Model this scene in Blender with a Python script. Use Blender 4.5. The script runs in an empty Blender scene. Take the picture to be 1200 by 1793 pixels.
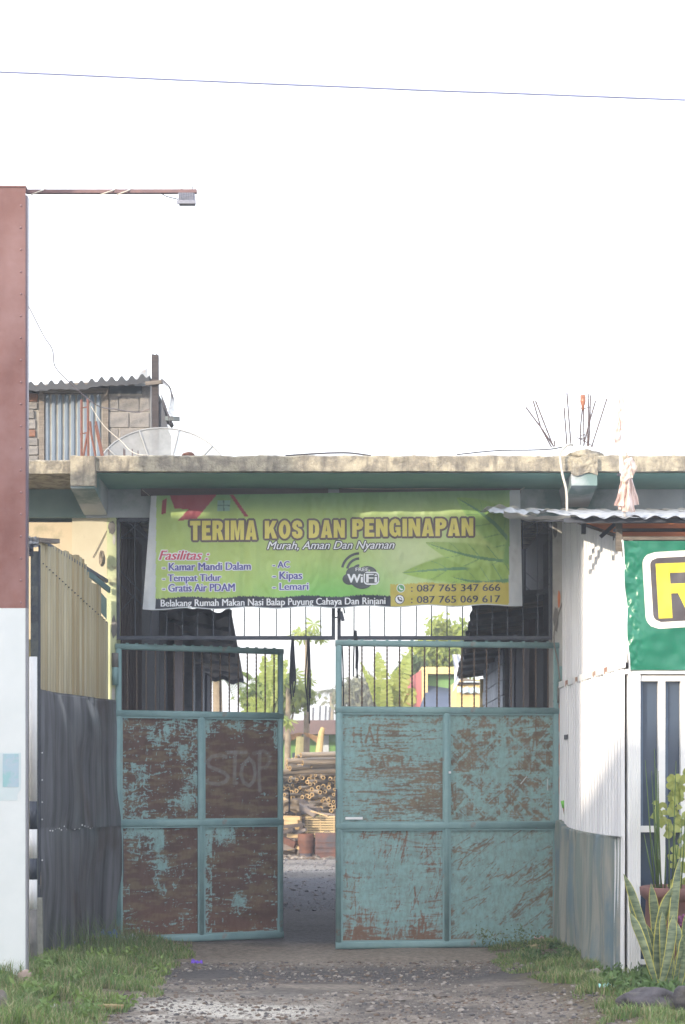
import bpy, bmesh, math, random
import numpy as np
from mathutils import Vector, Matrix, Euler, noise as mnoise
random.seed(7); rng = np.random.default_rng(7)
R = math.radians
scene = bpy.context.scene
COL = scene.collection

# ------------------------------------------------------------------ camera
F = 3088.0; HOR = 1370.0; EYE = 1.48
cam_d = bpy.data.cameras.new('camera'); cam = bpy.data.objects.new('camera', cam_d); COL.objects.link(cam)
cam.location = (0, 0, EYE); cam.rotation_euler = (R(90), 0, 0)
cam_d.sensor_fit = 'VERTICAL'; cam_d.sensor_height = 36; cam_d.lens = F/1793*36
cam_d.shift_y = (HOR-896.5)/1793
cam_d.clip_end = 2000
cam_d.dof.use_dof = True; cam_d.dof.focus_distance = 15.6; cam_d.dof.aperture_fstop = 5.0
scene.camera = cam
scene.render.resolution_x = 685; scene.render.resolution_y = 1024
scene.render.engine = 'CYCLES'
# ------------------------------------------------------------------ sky and sun
SUN_EL = 15.0; SX, SY = -0.6, -0.8            # the sun stands behind the camera, to the left
w = bpy.data.worlds.new('World'); scene.world = w; w.use_nodes = True
nt = w.node_tree; nt.nodes.clear()
sky = nt.nodes.new('ShaderNodeTexSky'); sky.sky_type = 'NISHITA'; sky.sun_disc = False
sky.sun_elevation = R(SUN_EL); sky.sun_rotation = math.atan2(SX, SY) % (2*math.pi)
sky.air_density = 1.0; sky.dust_density = 3.0; sky.ozone_density = 1.0
mixn = nt.nodes.new('ShaderNodeMixRGB'); mixn.inputs[0].default_value = 0.52
mixn.inputs[2].default_value = (7.1, 7.2, 7.6, 1)      # thin even veil of high white cloud
nt.links.new(sky.outputs[0], mixn.inputs[1])
bg = nt.nodes.new('ShaderNodeBackground'); bg.inputs[1].default_value = 0.13
out = nt.nodes.new('ShaderNodeOutputWorld')
nt.links.new(mixn.outputs[0], bg.inputs[0]); nt.links.new(bg.outputs[0], out.inputs[0])
sl = bpy.data.lights.new('sun', 'SUN'); sl.energy = 2.5; sl.angle = R(0.6); sl.color = (1.0, 0.84, 0.64)
so = bpy.data.objects.new('sun', sl); COL.objects.link(so); so.location = (-20, -30, 30)
ce = math.cos(R(SUN_EL))
so.rotation_euler = Vector((SX*ce, SY*ce, math.sin(R(SUN_EL)))).to_track_quat('Z', 'Y').to_euler()
vs = scene.view_settings; vs.view_transform = 'Standard'; vs.look = 'None'; vs.gamma = 1; vs.use_curve_mapping = False
vs.exposure = 1.95
HAZE = 0.0042

# ------------------------------------------------------------------ helpers
def S(r, g, b, k=1.0):
    f = lambda c: ((c/255+0.055)/1.055)**2.4 if c/255 > 0.04045 else c/255/12.92
    return (min(1, f(r)*k), min(1, f(g)*k), min(1, f(b)*k))
def P(px, py, Y):
    return Vector(((px-600)/F*Y, Y, EYE-(py-HOR)/F*Y))
def Zat(py, Y): return EYE-(py-HOR)/F*Y
def Xat(px, Y): return (px-600)/F*Y
def GY(py): return F*EYE/(py-HOR)

def link(a, b, nt): nt.links.new(a, b)
def M(name, c1, c2=None, scale=6, rough=0.8, bump=0.0, bscale=None, metal=0.0, stretch=(1, 1, 1), lo=0.35, hi=0.65,
      c3=None, scale3=1.5, lo3=0.5, hi3=0.62, rand=0.0, trans=0.0, attr=None, stretch3=(1, 1, 1), spec=0.5, alpha=None):
    m = bpy.data.materials.new(name); m.use_nodes = True; n = m.node_tree; N = n.nodes
    b = N['Principled BSDF']; b.inputs['Roughness'].default_value = rough; b.inputs['Metallic'].default_value = metal
    b.inputs['Specular IOR Level'].default_value = spec
    geo = N.new('ShaderNodeTexCoord')
    def noise(sc, st, det=8, rg=0.62):
        mp = N.new('ShaderNodeMapping'); mp.inputs['Scale'].default_value = st
        n.links.new(geo.outputs['Object'], mp.inputs[0])
        t = N.new('ShaderNodeTexNoise'); t.inputs['Scale'].default_value = sc; t.inputs['Detail'].default_value = det
        t.inputs['Roughness'].default_value = rg
        n.links.new(mp.outputs[0], t.inputs['Vector']); return t.outputs['Fac']
    def ramp(v, lo, hi):
        r = N.new('ShaderNodeMapRange'); r.inputs[1].default_value = lo; r.inputs[2].default_value = hi
        n.links.new(v, r.inputs[0]); return r.outputs[0]
    if attr:
        a = N.new('ShaderNodeVertexColor'); a.layer_name = attr; cur = a.outputs[0]
        if c2 is not None:       # c2 multiplies as mottling
            mx = N.new('ShaderNodeMixRGB'); mx.blend_type = 'MULTIPLY'
            n.links.new(ramp(noise(scale, stretch), lo, hi), mx.inputs[0]); n.links.new(cur, mx.inputs[1])
            mx.inputs[2].default_value = (*c2, 1); cur = mx.outputs[0]
    else:
        mx = N.new('ShaderNodeMixRGB'); mx.inputs[1].default_value = (*c1, 1); mx.inputs[2].default_value = (*(c2 or tuple(v*.82 for v in c1)), 1)
        n.links.new(ramp(noise(scale, stretch), lo, hi), mx.inputs[0]); cur = mx.outputs[0]
    if c3 is not None:
        mx = N.new('ShaderNodeMixRGB'); n.links.new(ramp(noise(scale3, stretch3), lo3, hi3), mx.inputs[0])
        n.links.new(cur, mx.inputs[1]); mx.inputs[2].default_value = (*c3, 1); cur = mx.outputs[0]
    if rand:
        oi = N.new('ShaderNodeObjectInfo'); r = N.new('ShaderNodeMapRange'); r.inputs[3].default_value = 1-rand; r.inputs[4].default_value = 1+rand
        n.links.new(oi.outputs['Random'], r.inputs[0])
        mx = N.new('ShaderNodeVectorMath'); mx.operation = 'SCALE'; n.links.new(cur, mx.inputs[0]); n.links.new(r.outputs[0], mx.inputs[3]); cur = mx.outputs[0]
    n.links.new(cur, b.inputs['Base Color'])
    if bump:
        bp = N.new('ShaderNodeBump'); bp.inputs['Strength'].default_value = bump; bp.inputs['Distance'].default_value = 0.02
        n.links.new(noise(bscale or scale*3, stretch), bp.inputs['Height']); n.links.new(bp.outputs[0], b.inputs['Normal'])
    o = N['Material Output']; sh = b.outputs[0]
    if trans:
        t = N.new('ShaderNodeBsdfTranslucent'); n.links.new(cur, t.inputs[0]); ms = N.new('ShaderNodeMixShader'); ms.inputs[0].default_value = trans
        n.links.new(sh, ms.inputs[1]); n.links.new(t.outputs[0], ms.inputs[2]); sh = ms.outputs[0]
    if alpha is not None:
        t = N.new('ShaderNodeBsdfTransparent'); ms = N.new('ShaderNodeMixShader'); ms.inputs[0].default_value = alpha
        n.links.new(t.outputs[0], ms.inputs[1]); n.links.new(sh, ms.inputs[2]); sh = ms.outputs[0]
    n.links.new(sh, o.inputs[0]); return m

WL = {}
def tag(o, label=None, cat=None, group=None, kind=None):
    if label: o['label'] = label
    if cat: o['category'] = cat
    if group: o['group'] = group
    if kind: o['kind'] = kind
    return o
def thing(name, label, cat, loc, group=None):
    o = bpy.data.objects.new(name, None); COL.objects.link(o); o.location = loc; o.empty_display_size = .1
    WL[o.name] = Vector(loc); return tag(o, label, cat, group)
def wloc(o): return WL[o.name]
class MB:
    def __init__(s): s.v = []; s.f = []; s.m = []; s.col = None
    def add(s, vs, fs, mi=0):
        n = len(s.v); s.v += [tuple(v) for v in vs]; s.f += [tuple(i+n for i in f) for f in fs]; s.m += [mi]*len(fs); return s
    def box(s, x0, x1, y0, y1, z0, z1, mi=0):
        return s.add([(x0,y0,z0),(x1,y0,z0),(x1,y1,z0),(x0,y1,z0),(x0,y0,z1),(x1,y0,z1),(x1,y1,z1),(x0,y1,z1)],
                     [(0,3,2,1),(4,5,6,7),(0,1,5,4),(1,2,6,5),(2,3,7,6),(3,0,4,7)], mi)
    def hexa(s, p, mi=0):  # 8 points: bottom loop 4, top loop 4
        return s.add(p, [(0,3,2,1),(4,5,6,7),(0,1,5,4),(1,2,6,5),(2,3,7,6),(3,0,4,7)], mi)
    def bar(s, a, b, w, h=None, mi=0, up=(0, 0, 1)):
        a = Vector(a); b = Vector(b); h = h or w; d = (b-a).normalized(); u = Vector(up)
        if abs(d.dot(u)) > .98: u = Vector((0, 1, 0))
        sd = d.cross(u).normalized()*w/2; u = sd.cross(d).normalized()*h/2
        return s.hexa([a-sd-u, a+sd-u, b+sd-u, b-sd-u, a-sd+u, a+sd+u, b+sd+u, b-sd+u], mi)
    def tube(s, pts, r, n=6, mi=0, cap=True):
        pts = [Vector(p) for p in pts]; rs = r if isinstance(r, (list, tuple)) else [r]*len(pts); vs = []; fs = []
        ref = None
        for i, p in enumerate(pts):
            d = (pts[min(i+1, len(pts)-1)]-pts[max(i-1, 0)]).normalized()
            if ref is None: ref = Vector((0, 0, 1)) if abs(d.z) < .9 else Vector((1, 0, 0))
            a = d.cross(ref).normalized(); b = d.cross(a).normalized(); ref = a.cross(d) if a.cross(d).length > .1 else ref
            for k in range(n):
                t = 2*math.pi*k/n; vs.append(p+(a*math.cos(t)+b*math.sin(t))*rs[i])
        for i in range(len(pts)-1):
            for k in range(n):
                k2 = (k+1) % n; fs.append((i*n+k, i*n+k2, (i+1)*n+k2, (i+1)*n+k))
        if cap: fs.append(tuple(range(n-1, -1, -1))); fs.append(tuple(range((len(pts)-1)*n, len(pts)*n)))
        return s.add(vs, fs, mi)
    def grid(s, fn, nu, nv, mi=0):
        vs = [fn(i/nu, j/nv) for j in range(nv+1) for i in range(nu+1)]
        fs = [(j*(nu+1)+i, j*(nu+1)+i+1, (j+1)*(nu+1)+i+1, (j+1)*(nu+1)+i) for j in range(nv) for i in range(nu)]
        return s.add(vs, fs, mi)
    def lathe(s, prof, c, n=24, mi=0, a0=0, a1=2*math.pi):
        return s.grid(lambda u, v: (c[0]+prof_at(prof, v)[0]*math.cos(a0+(a1-a0)*u), c[1]+prof_at(prof, v)[0]*math.sin(a0+(a1-a0)*u), c[2]+prof_at(prof, v)[1]), n, len(prof)-1, mi)
    def build(s, name, mats, parent=None, smooth=False, kind=None):
        if not isinstance(mats, (list, tuple)): mats = [mats]
        a = np.array(s.v, dtype=np.float64); c = (a.min(0)+a.max(0))/2
        if parent is None: c[2] = a[:, 2].min()
        me = bpy.data.meshes.new(name); me.from_pydata((a-c).tolist(), [], s.f)
        for m in mats: me.materials.append(m)
        if len(mats) > 1: me.polygons.foreach_set('material_index', s.m)
        if smooth: me.polygons.foreach_set('use_smooth', [True]*len(me.polygons))
        if s.col is not None:
            at = me.color_attributes.new('Col', 'FLOAT_COLOR', 'POINT')
            at.data.foreach_set('color', np.concatenate([s.col, np.ones((len(s.col), 1))], 1).astype(np.float32).ravel())
        me.update()
        o = bpy.data.objects.new(name, me); COL.objects.link(o); c = Vector(c); WL[o.name] = c
        if parent is None: o.location = c
        else: o.parent = parent; o.location = c-wloc(parent)
        if kind: o['kind'] = kind
        return o
def prof_at(prof, v):
    i = min(len(prof)-1, int(round(v*(len(prof)-1)))); return prof[i]
def inst(src, loc, rot=(0, 0, 0), sc=(1, 1, 1), parent=None, name=None):   # copy sharing mesh data
    o = src.copy(); COL.objects.link(o); WL[o.name] = Vector(loc)
    if parent is not None: o.parent = parent; o.location = Vector(loc)-wloc(parent)
    else: o.parent = None; o.location = loc
    o.rotation_euler = rot; o.scale = sc; return o
def blob(r, seed, n=2, sq=.75, rough=.25):
    bm = bmesh.new(); bmesh.ops.create_icosphere(bm, subdivisions=n, radius=1)
    vs = []
    for v in bm.verts:
        k = 1+rough*mnoise.noise(v.co*1.6+Vector((seed*3.1, seed, 0))); vs.append((v.co.x*r[0]*k, v.co.y*r[1]*k, v.co.z*r[2]*k))
    fs = [tuple(x.index for x in f.verts) for f in bm.faces]; bm.free(); return vs, fs
def vnoise(nx, ny, fx, fy, oct=4, seed=0, per=.55):   # value noise, numpy
    r = np.random.default_rng(seed); tot = np.zeros((ny, nx)); amp = 1; s = 0
    for o in range(oct):
        gx = max(2, int(fx*2**o)+2); gy = max(2, int(fy*2**o)+2); g = r.random((gy, gx))
        x = np.linspace(0, gx-1.001, nx); y = np.linspace(0, gy-1.001, ny); xi = x.astype(int); yi = y.astype(int)
        tx = x-xi; ty = y-yi; tx = tx*tx*(3-2*tx); ty = ty*ty*(3-2*ty)
        a = g[np.ix_(yi, xi)]; b = g[np.ix_(yi, xi+1)]; c = g[np.ix_(yi+1, xi)]; d = g[np.ix_(yi+1, xi+1)]
        tot += amp*((a*(1-tx)+b*tx)*(1-ty)[:, None]+(c*(1-tx)+d*tx)*ty[:, None]); s += amp; amp *= per
    return tot/s
def seg_dist(X, Y, a, b):
    ax, ay = a; bx, by = b; dx, dy = bx-ax, by-ay; t = np.clip(((X-ax)*dx+(Y-ay)*dy)/(dx*dx+dy*dy+1e-9), 0, 1)
    return np.hypot(X-ax-t*dx, Y-ay-t*dy)
def corr(mb, A, B, C, D, waves, amp, nv=4, prof='sine', mi=0, sag=0.0, top=None):
    """sheet A(bottom left) B(bottom right) C(top right) D(top left), ribs run from AB to DC"""
    A, B, C, D = map(Vector, (A, B, C, D)); n = (B-A).cross(D-A).normalized(); per = 8
    def fn(u, v):
        p = (A.lerp(B, u)).lerp(D.lerp(C, u), v); t = u*waves
        if prof == 'sine': h = math.sin(2*math.pi*t)
        else:
            q = t % 1; h = -1 if q < .55 else (1 if .7 < q < .85 else (-1+(q-.55)/.15*2 if q < .7 else 1-(q-.85)/.15*2))
        return p+n*(amp*h+sag*mnoise.noise(p*1.3))
    mb.grid(fn, int(waves*per), nv, mi); return mb

# ------------------------------------------------------------------ materials
concrete = M('weathered_concrete', S(168,162,146), S(126,122,114), 9, .9, .8, 40, c3=S(88,86,84), scale3=7, lo3=.50, hi3=.72, stretch3=(1.6,1,.35), lo=.42, hi=.6)
soffit = M('teal_soffit_paint', S(118,162,156), S(102,146,144), 2, .7)
beam_white = M('grey_white_plaster', S(176,184,192), S(156,166,176), 2.5, .85, .2, c3=S(105,130,132), scale3=1.1)
beam_teal = M('faded_teal_plaster', S(134,156,156), S(118,144,146), 2.5, .85, .2)
cream = M('cream_wall', S(196,192,174), S(184,178,158), 2, .9, .15, c3=S(130,128,100), scale3=3, lo3=.6, hi3=.75)
greencol = M('green_cream_column', S(190,196,160), S(172,182,146), 3, .9, .2, c3=S(128,120,104), scale3=2.3, lo3=.58, hi3=.64)
plaster = M('old_white_plaster', S(196,196,192), S(172,172,170), 5, .9, .3, c3=S(140,136,130), scale3=2.6, lo3=.6, hi3=.66)
cement = M('raw_cement', S(132,130,128), S(104,104,104), 8, .95, .5)
orange = M('orange_render', S(214,140,100), S(196,120,84), 5, .9, .2)
blackm = M('dark_steel', S(52,60,76), S(66,72,84), 20, .6, .1)
teal = M('teal_frame_paint', S(130,162,164), S(114,146,150), 5, .55, .2, 20, c3=S(136,132,124), scale3=7, lo3=.63, hi3=.70, spec=.4)
rustbar = M('rusty_bar', S(86,78,76), S(100,84,72), 30, .8)
rust = M('rust', S(104,66,54), S(76,54,48), 15, .85, .3)
wood = M('old_wood', S(128,122,116), S(98,92,88), 6, .9, .4, stretch=(1,1,8))
darkwood = M('dark_wood', S(70,64,66), S(50,48,54), 6, .9, .4, stretch=(1,1,6))
tinwhite = M('white_painted_tin', S(232,234,238), S(214,216,222), 4, .5, .05, stretch=(1,1,.15), c3=S(186,182,176), scale3=5, lo3=.62, hi3=.8, stretch3=(1,1,.1))
tindark = M('dark_tin', S(56,64,78), S(72,76,86), 3, .6, .2, c3=S(104,84,74), scale3=2, lo3=.6, hi3=.7)
tinpale = M('galvanised_tin', S(160,164,170), S(128,134,142), 4, .4, .1, c3=S(130,110,98), scale3=3, lo3=.62, hi3=.72)
tinblue = M('striped_blue_tin', S(196,212,218), S(160,180,194), 3, .5, .05)
whitep = M('white_paint', S(232,234,236), S(222,224,228), 3, .5, .05)
blocks = M('grey_block', S(138,136,136), S(112,112,114), 10, .95, .6, 40, rand=.12, c3=S(96,98,102), scale3=5, lo3=.55, hi3=.7)
blocksf = M('pale_block', S(188,196,206), S(164,172,184), 8, .95, .5, rand=.12)
mortar = M('mortar', S(138,134,130), S(116,112,110), 12, .95, .4)
brickred = M('red_brick', S(128,92,76), S(110,84,74), 12, .95, .4, rand=.12)
cloth_pink = M('pinkish_plastic', S(244,232,228), S(224,200,192), 12, .5, .3, trans=.3)
ropem = M('black_rope', S(44,48,58), None, 20, .9)
cablem = M('cable_dark', S(70,68,76), None, 20, .7)
cablew = M('cable_white', S(200,196,188), None, 20, .7)
cableb = M('cable_blue_grey', S(120,128,170), None, 5, .6)
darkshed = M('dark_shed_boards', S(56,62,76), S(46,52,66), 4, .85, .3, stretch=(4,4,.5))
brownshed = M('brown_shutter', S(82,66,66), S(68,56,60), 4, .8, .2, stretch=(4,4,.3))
pinkpost = M('pinkish_post', S(116,104,108), S(98,90,96), 5, .9, .3)
greypost = M('grey_post', S(112,118,126), S(84,88,98), 6, .9, .4)

# ------------------------------------------------------------------ ground
def gh(x, y):
    n = mnoise.noise(Vector((x*.7, y*.7, 3)))*.035+mnoise.noise(Vector((x*3, y*3, 1)))*.012
    if y > 60 or abs(x) > 30 or y < -5: n *= .2
    side = 0.0
    if 9 < y < 16.6: side = .05*max(0, min(1, (abs(x)-1.35)/.4))
    return n+side-.012
xs = np.unique(np.round(np.concatenate([[-500,-250,-120,-60,-35,-22,-15,-11,-8], np.arange(-6,-3,.2), np.arange(-3,3.01,.045), np.arange(3.2,6.1,.2), [8,11,15,22,35,60,120,250,500]]), 4))
ys = np.unique(np.round(np.concatenate([[-300,-120,-60,-30,-15,-6,0,4,7], np.arange(8.5,17,.05), np.arange(17,42,.14), [43,45,48,52,58,66,80,110,160,260,500]]), 4))
NX, NY = len(xs), len(ys)
GX, GYY = np.meshgrid(xs, ys)
gv = np.stack([GX, GYY, np.vectorize(gh)(GX, GYY)], -1).reshape(-1, 3)
def smooth(a, b, x): t = np.clip((x-a)/(b-a), 0, 1); return t*t*(3-2*t)
pn = vnoise(NX, NY, 14, 60, 5, 3); pn2 = vnoise(NX, NY, 40, 120, 3, 5)
def cmix(c, d, t): return c*(1-t[..., None])+np.array(d)*t[..., None]
col = np.ones((NY, NX, 3))*np.array(S(140,130,120))
col = cmix(col, S(104,97,92), smooth(.42, .6, pn))
col = cmix(col, S(144,132,120), smooth(14.2, 14.8, GYY)*(1-smooth(15.9, 16.4, GYY)))
dd = np.abs(GYY-13.7)/.55+np.abs(GX-.1)*.1+pn*1.0
col = cmix(col, S(88,84,84), (1-smooth(.9, 1.7, dd)))
px_ = GX/GYY*F+600; py_ = HOR+F*EYE/np.maximum(GYY, 1)
lp = np.exp(-((py_-1768-(px_-400)*-.02)/17)**2)*smooth(200, 300, px_)*(1-smooth(430, 640, px_))
col = cmix(col, S(204,198,188), np.clip(lp*1.7*smooth(.3, .5, pn)+0*pn2, 0, 1))
col = col*(.86+.3*vnoise(NX, NY, 60, 200, 3, 15))[..., None]
verge = smooth(1.25, 1.6, np.abs(GX+.02)+(pn-.5)*.5)*(1-smooth(16.2, 16.6, GYY))
col = cmix(col, S(112,102,82), verge)
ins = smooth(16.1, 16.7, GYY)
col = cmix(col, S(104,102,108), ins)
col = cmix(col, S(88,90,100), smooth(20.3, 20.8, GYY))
col = cmix(col, S(112,108,106), smooth(27.5, 28.6, GYY+pn))
col = cmix(col, S(146,142,138), smooth(29.0, 29.6, GYY+pn)*(1-smooth(31.5, 32.2, GYY+pn)))
col = cmix(col, S(140,136,132), smooth(32.8, 33.4, GYY+pn)*(1-smooth(34.2, 34.8, GYY+pn)))
col = cmix(col, S(110,112,80), smooth(42, 48, GYY))
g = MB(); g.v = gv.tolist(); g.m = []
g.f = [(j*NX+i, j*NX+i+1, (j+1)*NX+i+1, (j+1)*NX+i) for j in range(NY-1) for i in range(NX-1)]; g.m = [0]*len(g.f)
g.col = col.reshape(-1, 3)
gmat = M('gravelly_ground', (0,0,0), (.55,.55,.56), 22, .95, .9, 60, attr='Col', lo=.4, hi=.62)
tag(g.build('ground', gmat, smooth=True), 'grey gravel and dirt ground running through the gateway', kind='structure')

# loose gravel (uncountable)
def gravel(n, area, smin, smax, name, mats, label, keep=lambda x, y: True, seed=1):
    r = np.random.default_rng(seed); base = []
    for k in range(1):
        bm = bmesh.new(); bmesh.ops.create_icosphere(bm, subdivisions=1, radius=1)
        bv = np.array([v.co[:] for v in bm.verts]); bf = np.array([[x.index for x in f.verts] for f in bm.faces]); bm.free()
    V = []; Fc = []; MI = []; k = 0; C = 0
    while k < n:
        x = r.uniform(area[0], area[1]); y = r.uniform(area[2], area[3])
        if not keep(x, y): 
            C += 1
            if C > n*20: break
            continue
        s = smin+(smax-smin)*r.random()**7; d = bv*(1+r.uniform(-.3, .3, (len(bv), 1)))*np.array([1, r.uniform(.7, 1.2), .6])*s
        a = r.random()*6.3; c, q = math.cos(a), math.sin(a); d = np.stack([d[:, 0]*c-d[:, 1]*q, d[:, 0]*q+d[:, 1]*c, d[:, 2]], 1)
        V.append(d+np.array([x, y, gh(x, y)+.1*s])); Fc.append(bf+k*len(bv)); MI += [int(r.integers(len(mats)))]*len(bf); k += 1
    m = MB(); m.v = np.concatenate(V).tolist(); m.f = np.concatenate(Fc).tolist(); m.m = MI
    return tag(m.build(name, mats, kind='stuff'), label)
gs = [M('stone_grey', S(128,120,114), S(108,102,98), 20, .9, rand=.2), M('stone_dark', S(92,88,88), S(74,72,74), 20, .9), M('stone_pale', S(156,148,140), S(134,128,122), 20, .9), M('stone_brown', S(116,100,86), S(96,84,76), 20, .9)]
ys_ = [M('yard_stone', S(108,106,112), S(92,92,100), 20, .9), M('yard_stone_pale', S(132,126,124), S(112,108,110), 20, .9)]
drive = lambda x, y: -1.5 < x < 1.75 and (mnoise.noise(Vector((x*1.2, y*1.2, 9))) > -.15 or y < 12.3)
gravel(16000, (-1.5, 1.8, 10.3, 14.6), .003, .022, 'gravel', gs, 'loose grey gravel scattered over the driveway in front of the gate', drive, 1)
gravel(3500, (-1.9, 1.9, 20.3, 38), .010, .045, 'gravel', ys_, 'dark rubble gravel lying in the yard beyond the gate', lambda x, y: True, 2)
for i, (px, py, s, lab) in enumerate([(770,1745,.05,'pale flat stone on the gravel near the right grass patch'), (700,1752,.042,'rounded grey stone on the gravel in the middle of the driveway'),
        (650,1770,.036,'small pale stone low on the gravel driveway'), (938,1668,.055,'tan broken stone beside weeds under the right gate leaf'),
        (458,1748,.03,'small white stone on the pale dust patch'), (905,1690,.03,'small grey stone in the grass below the right gate leaf')]):
    p = P(px, py, GY(py)); s *= .8; v, f = blob((s*1.2, s, s*.7), i+3, 2, rough=.6); m = MB().add([(a+p.x, b+p.y, c+gh(p.x, p.y)+s*.3) for a, b, c in v], f)
    tag(m.build('stone', gs[0] if i != 3 else M('tan_stone', S(180,160,130))), lab, 'stone', 'loose stones on the driveway')

# ------------------------------------------------------------------ front building with concrete canopy
YS, YW = 15.15, 16.0
bld = thing('concrete_building', 'concrete front building with thick weathered roof slab over the double gate', 'building', (0, 16, 0))
zt, zb = Zat(797, YS), Zat(825, YS)
def slab_fn(x0, x1, ztop, zbot, y0, name='roof_slab', n=160):
    m = MB()
    def prof(t):  # closed cross-section
        return [(y0, zbot), (y0, zbot+(ztop-zbot)*.5), (y0, ztop-.012), (y0+.015, ztop), (y0+.4, ztop+.004), (20.2, ztop), (20.2, zbot), (16.3, zbot), (y0+.0, zbot)][t]
    def fn(u, v):
        x = x0+(x1-x0)*u; k = int(round(v*8)); y, z = prof(k); jj = mnoise.noise(Vector((x*6, k*.0+2, z*9)))*.010+mnoise.noise(Vector((x*22, z*20, 2)))*.005
        if k in (0, 8): return (x, y+jj*.6, z+jj*.5)
        return (x, y+jj if k < 4 else y, z+(jj*1.1 if k in (2, 3) else 0))
    m.grid(fn, n, 8); return m.build(name, [concrete], bld)
slab_fn(Xat(124, YS), Xat(1260, YS), zt, zb, YS, n=420)
slab_fn(Xat(-120, YS), Xat(124, YS)-.003, Zat(804, YS), Zat(828, YS), YS+.03, n=90)
m = MB(); m.box(Xat(-110, YS), Xat(1255, YS), YS+.06, 16.28, zb-.012, zb-.004); m.build('soffit', soffit, bld)
# raised kerb lump at the right bracket
v, f = blob((.15, .16, .06), 3, 3, rough=.5); m = MB().add([(a+Xat(1024, YS), b_+YS+.13, c+zt-.005) for a, b_, c in v], f); m.build('kerb_lump', concrete, bld, True)
def bracket(pa, pb, pyt, pyb, pyb2, pxa2, pxb2, mats):
    y0 = YS-.03; y1 = YW
    A = [P(pa, pyb, y0), P(pb, pyb, y0), P(pxb2, pyb2, y1), P(pxa2, pyb2, y1), P(pa, pyt, y0), P(pb, pyt, y0), Vector((Xat(pb, y0), y1, Zat(pyt, y0))), Vector((Xat(pa, y0), y1, Zat(pyt, y0)))]
    m = MB().hexa(A); o = m.build('bracket_beam', mats, bld); return o
bracket(124, 166, 826, 855, 902, 148, 188, beam_white)
bracket(1001, 1046, 829, 850, 888, 985, 1030, beam_white)
m = MB(); m.box(Xat(123.5, YS-.04), Xat(167, YS-.04), YS-.045, YS+.05, Zat(852, YS), Zat(800, YS)); m.build('beam_end', concrete, bld)
m = MB(); v, f = [], []
m.grid(lambda u, v: (Xat(1000, YS-.05)+(Xat(1047, YS-.05)-Xat(1000, YS-.05))*u, YS-.05+.012*mnoise.noise(Vector((u*6, v*5, 8))), Zat(832+3*math.sin(u*7), YS)+(Zat(800, YS)-Zat(832, YS))*v), 14, 12)
m.build('beam_end', concrete, bld)
# lintel beam
zl = Zat(906, YW)
m = MB().box(Xat(-100, YW), Xat(150, YW), YW, YW+.28, zl, zb-.013); m.build('lintel_beam', beam_teal, bld)
m = MB().box(Xat(150, YW)+.002, Xat(1300, YW), YW+.005, YW+.28, zl, zb-.013); m.build('lintel_beam', beam_white, bld)
# walls and columns beside the gate
m = MB().box(Xat(-100, YW), Xat(125, YW), YW+.05, YW+.25, -.1, Zat(913, YW)); m.build('wall', M('peach_wall', S(196,184,162), S(184,172,148), 2, .9, .15, c3=S(150,146,124), scale3=3, lo3=.58, hi3=.72), bld)
m = MB().box(Xat(125, YW)+.002, Xat(187, YW), YW+.03, YW+.25, -.1, zl-.002); m.build('wall', cream, bld)
m = MB().box(Xat(187, YW)+.002, Xat(204, YW), YW-.0, YW+.3, -.1, zl-.002); m.build('column', greencol, bld)
m = MB().box(Xat(968, YW), Xat(1000, YW), YW-.02, YW+.3, -.1, zl-.002); m.build('column', plaster, bld)
m = MB().box(Xat(1000, YW)+.003, Xat(1300, YW), YW+.04, YW+.28, -.1, zl-.002); m.build('wall', M('orange_wall', S(206,128,88), S(184,112,80), 2, .9, .1), bld)
# patches where the plaster has come off
def patch(pts, Y, mat, name, par, t=.004):
    m = MB(); n = len(pts); a = [P(x, y, Y) for x, y in pts]; b = [p+Vector((0, t, 0)) for p in a]
    m.add(a+b, [tuple(range(n-1, -1, -1))]+[(i, (i+1) % n, n+(i+1) % n, n+i) for i in range(n)]); return m.build(name, mat, par)
def irr(cx, cy, rx, ry, n=14, s=0):
    rr = random.Random(s); return [(cx+rx*math.cos(t)*rr.uniform(.7, 1.15), cy+ry*math.sin(t)*rr.uniform(.75, 1.12)) for t in [i*2*math.pi/n for i in range(n)]]
yc = YW-.026
for (cx, cy, rx, ry, mm, s) in [(981,1250,4.5,38,orange,1),(982,1318,4,34,orange,2),(981,1375,3,20,orange,3),(974,1085,5,24,cement,4),(972,925,4,18,cement,5),(976,1200,8,10,cement,6),(975,1228,6,9,cement,11),(979,1050,3,16,orange,8)]:
    patch(irr(cx, cy, rx, ry, 16, s), yc, mm, 'worn_patch', bld)
for (cx, cy, rx, ry, mm, s) in [(196,924,7,13,cement,7),(200,945,3,10,plaster,9),(200,1098,5,20,cement,10),(199,1215,4,12,plaster,12)]:
    patch(irr(cx, cy, rx, ry, 16, s), YW-.006, mm, 'worn_patch', bld)
# wooden board fixed under the soffit, little lamp box
m = MB(); m.bar(P(247, 860, YW-.02), P(575, 857, YW-.02), .03, .085); m.build('plank', M('grey_plank', S(118,112,116), S(104,100,106), 4, .9, .2, stretch=(.3,1,3)), bld)
m = MB(); m.bar(P(594, 857, YW-.02), P(912, 856, YW-.02), .03, .08); m.build('plank', bpy.data.materials['grey_plank'], bld)
m = MB(); p = P(578, 840, 15.9); m.box(p.x-.05, p.x+.05, 15.85, 15.95, p.z-.03, zb-.01); m.build('lamp_base', beam_white, bld)
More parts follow.
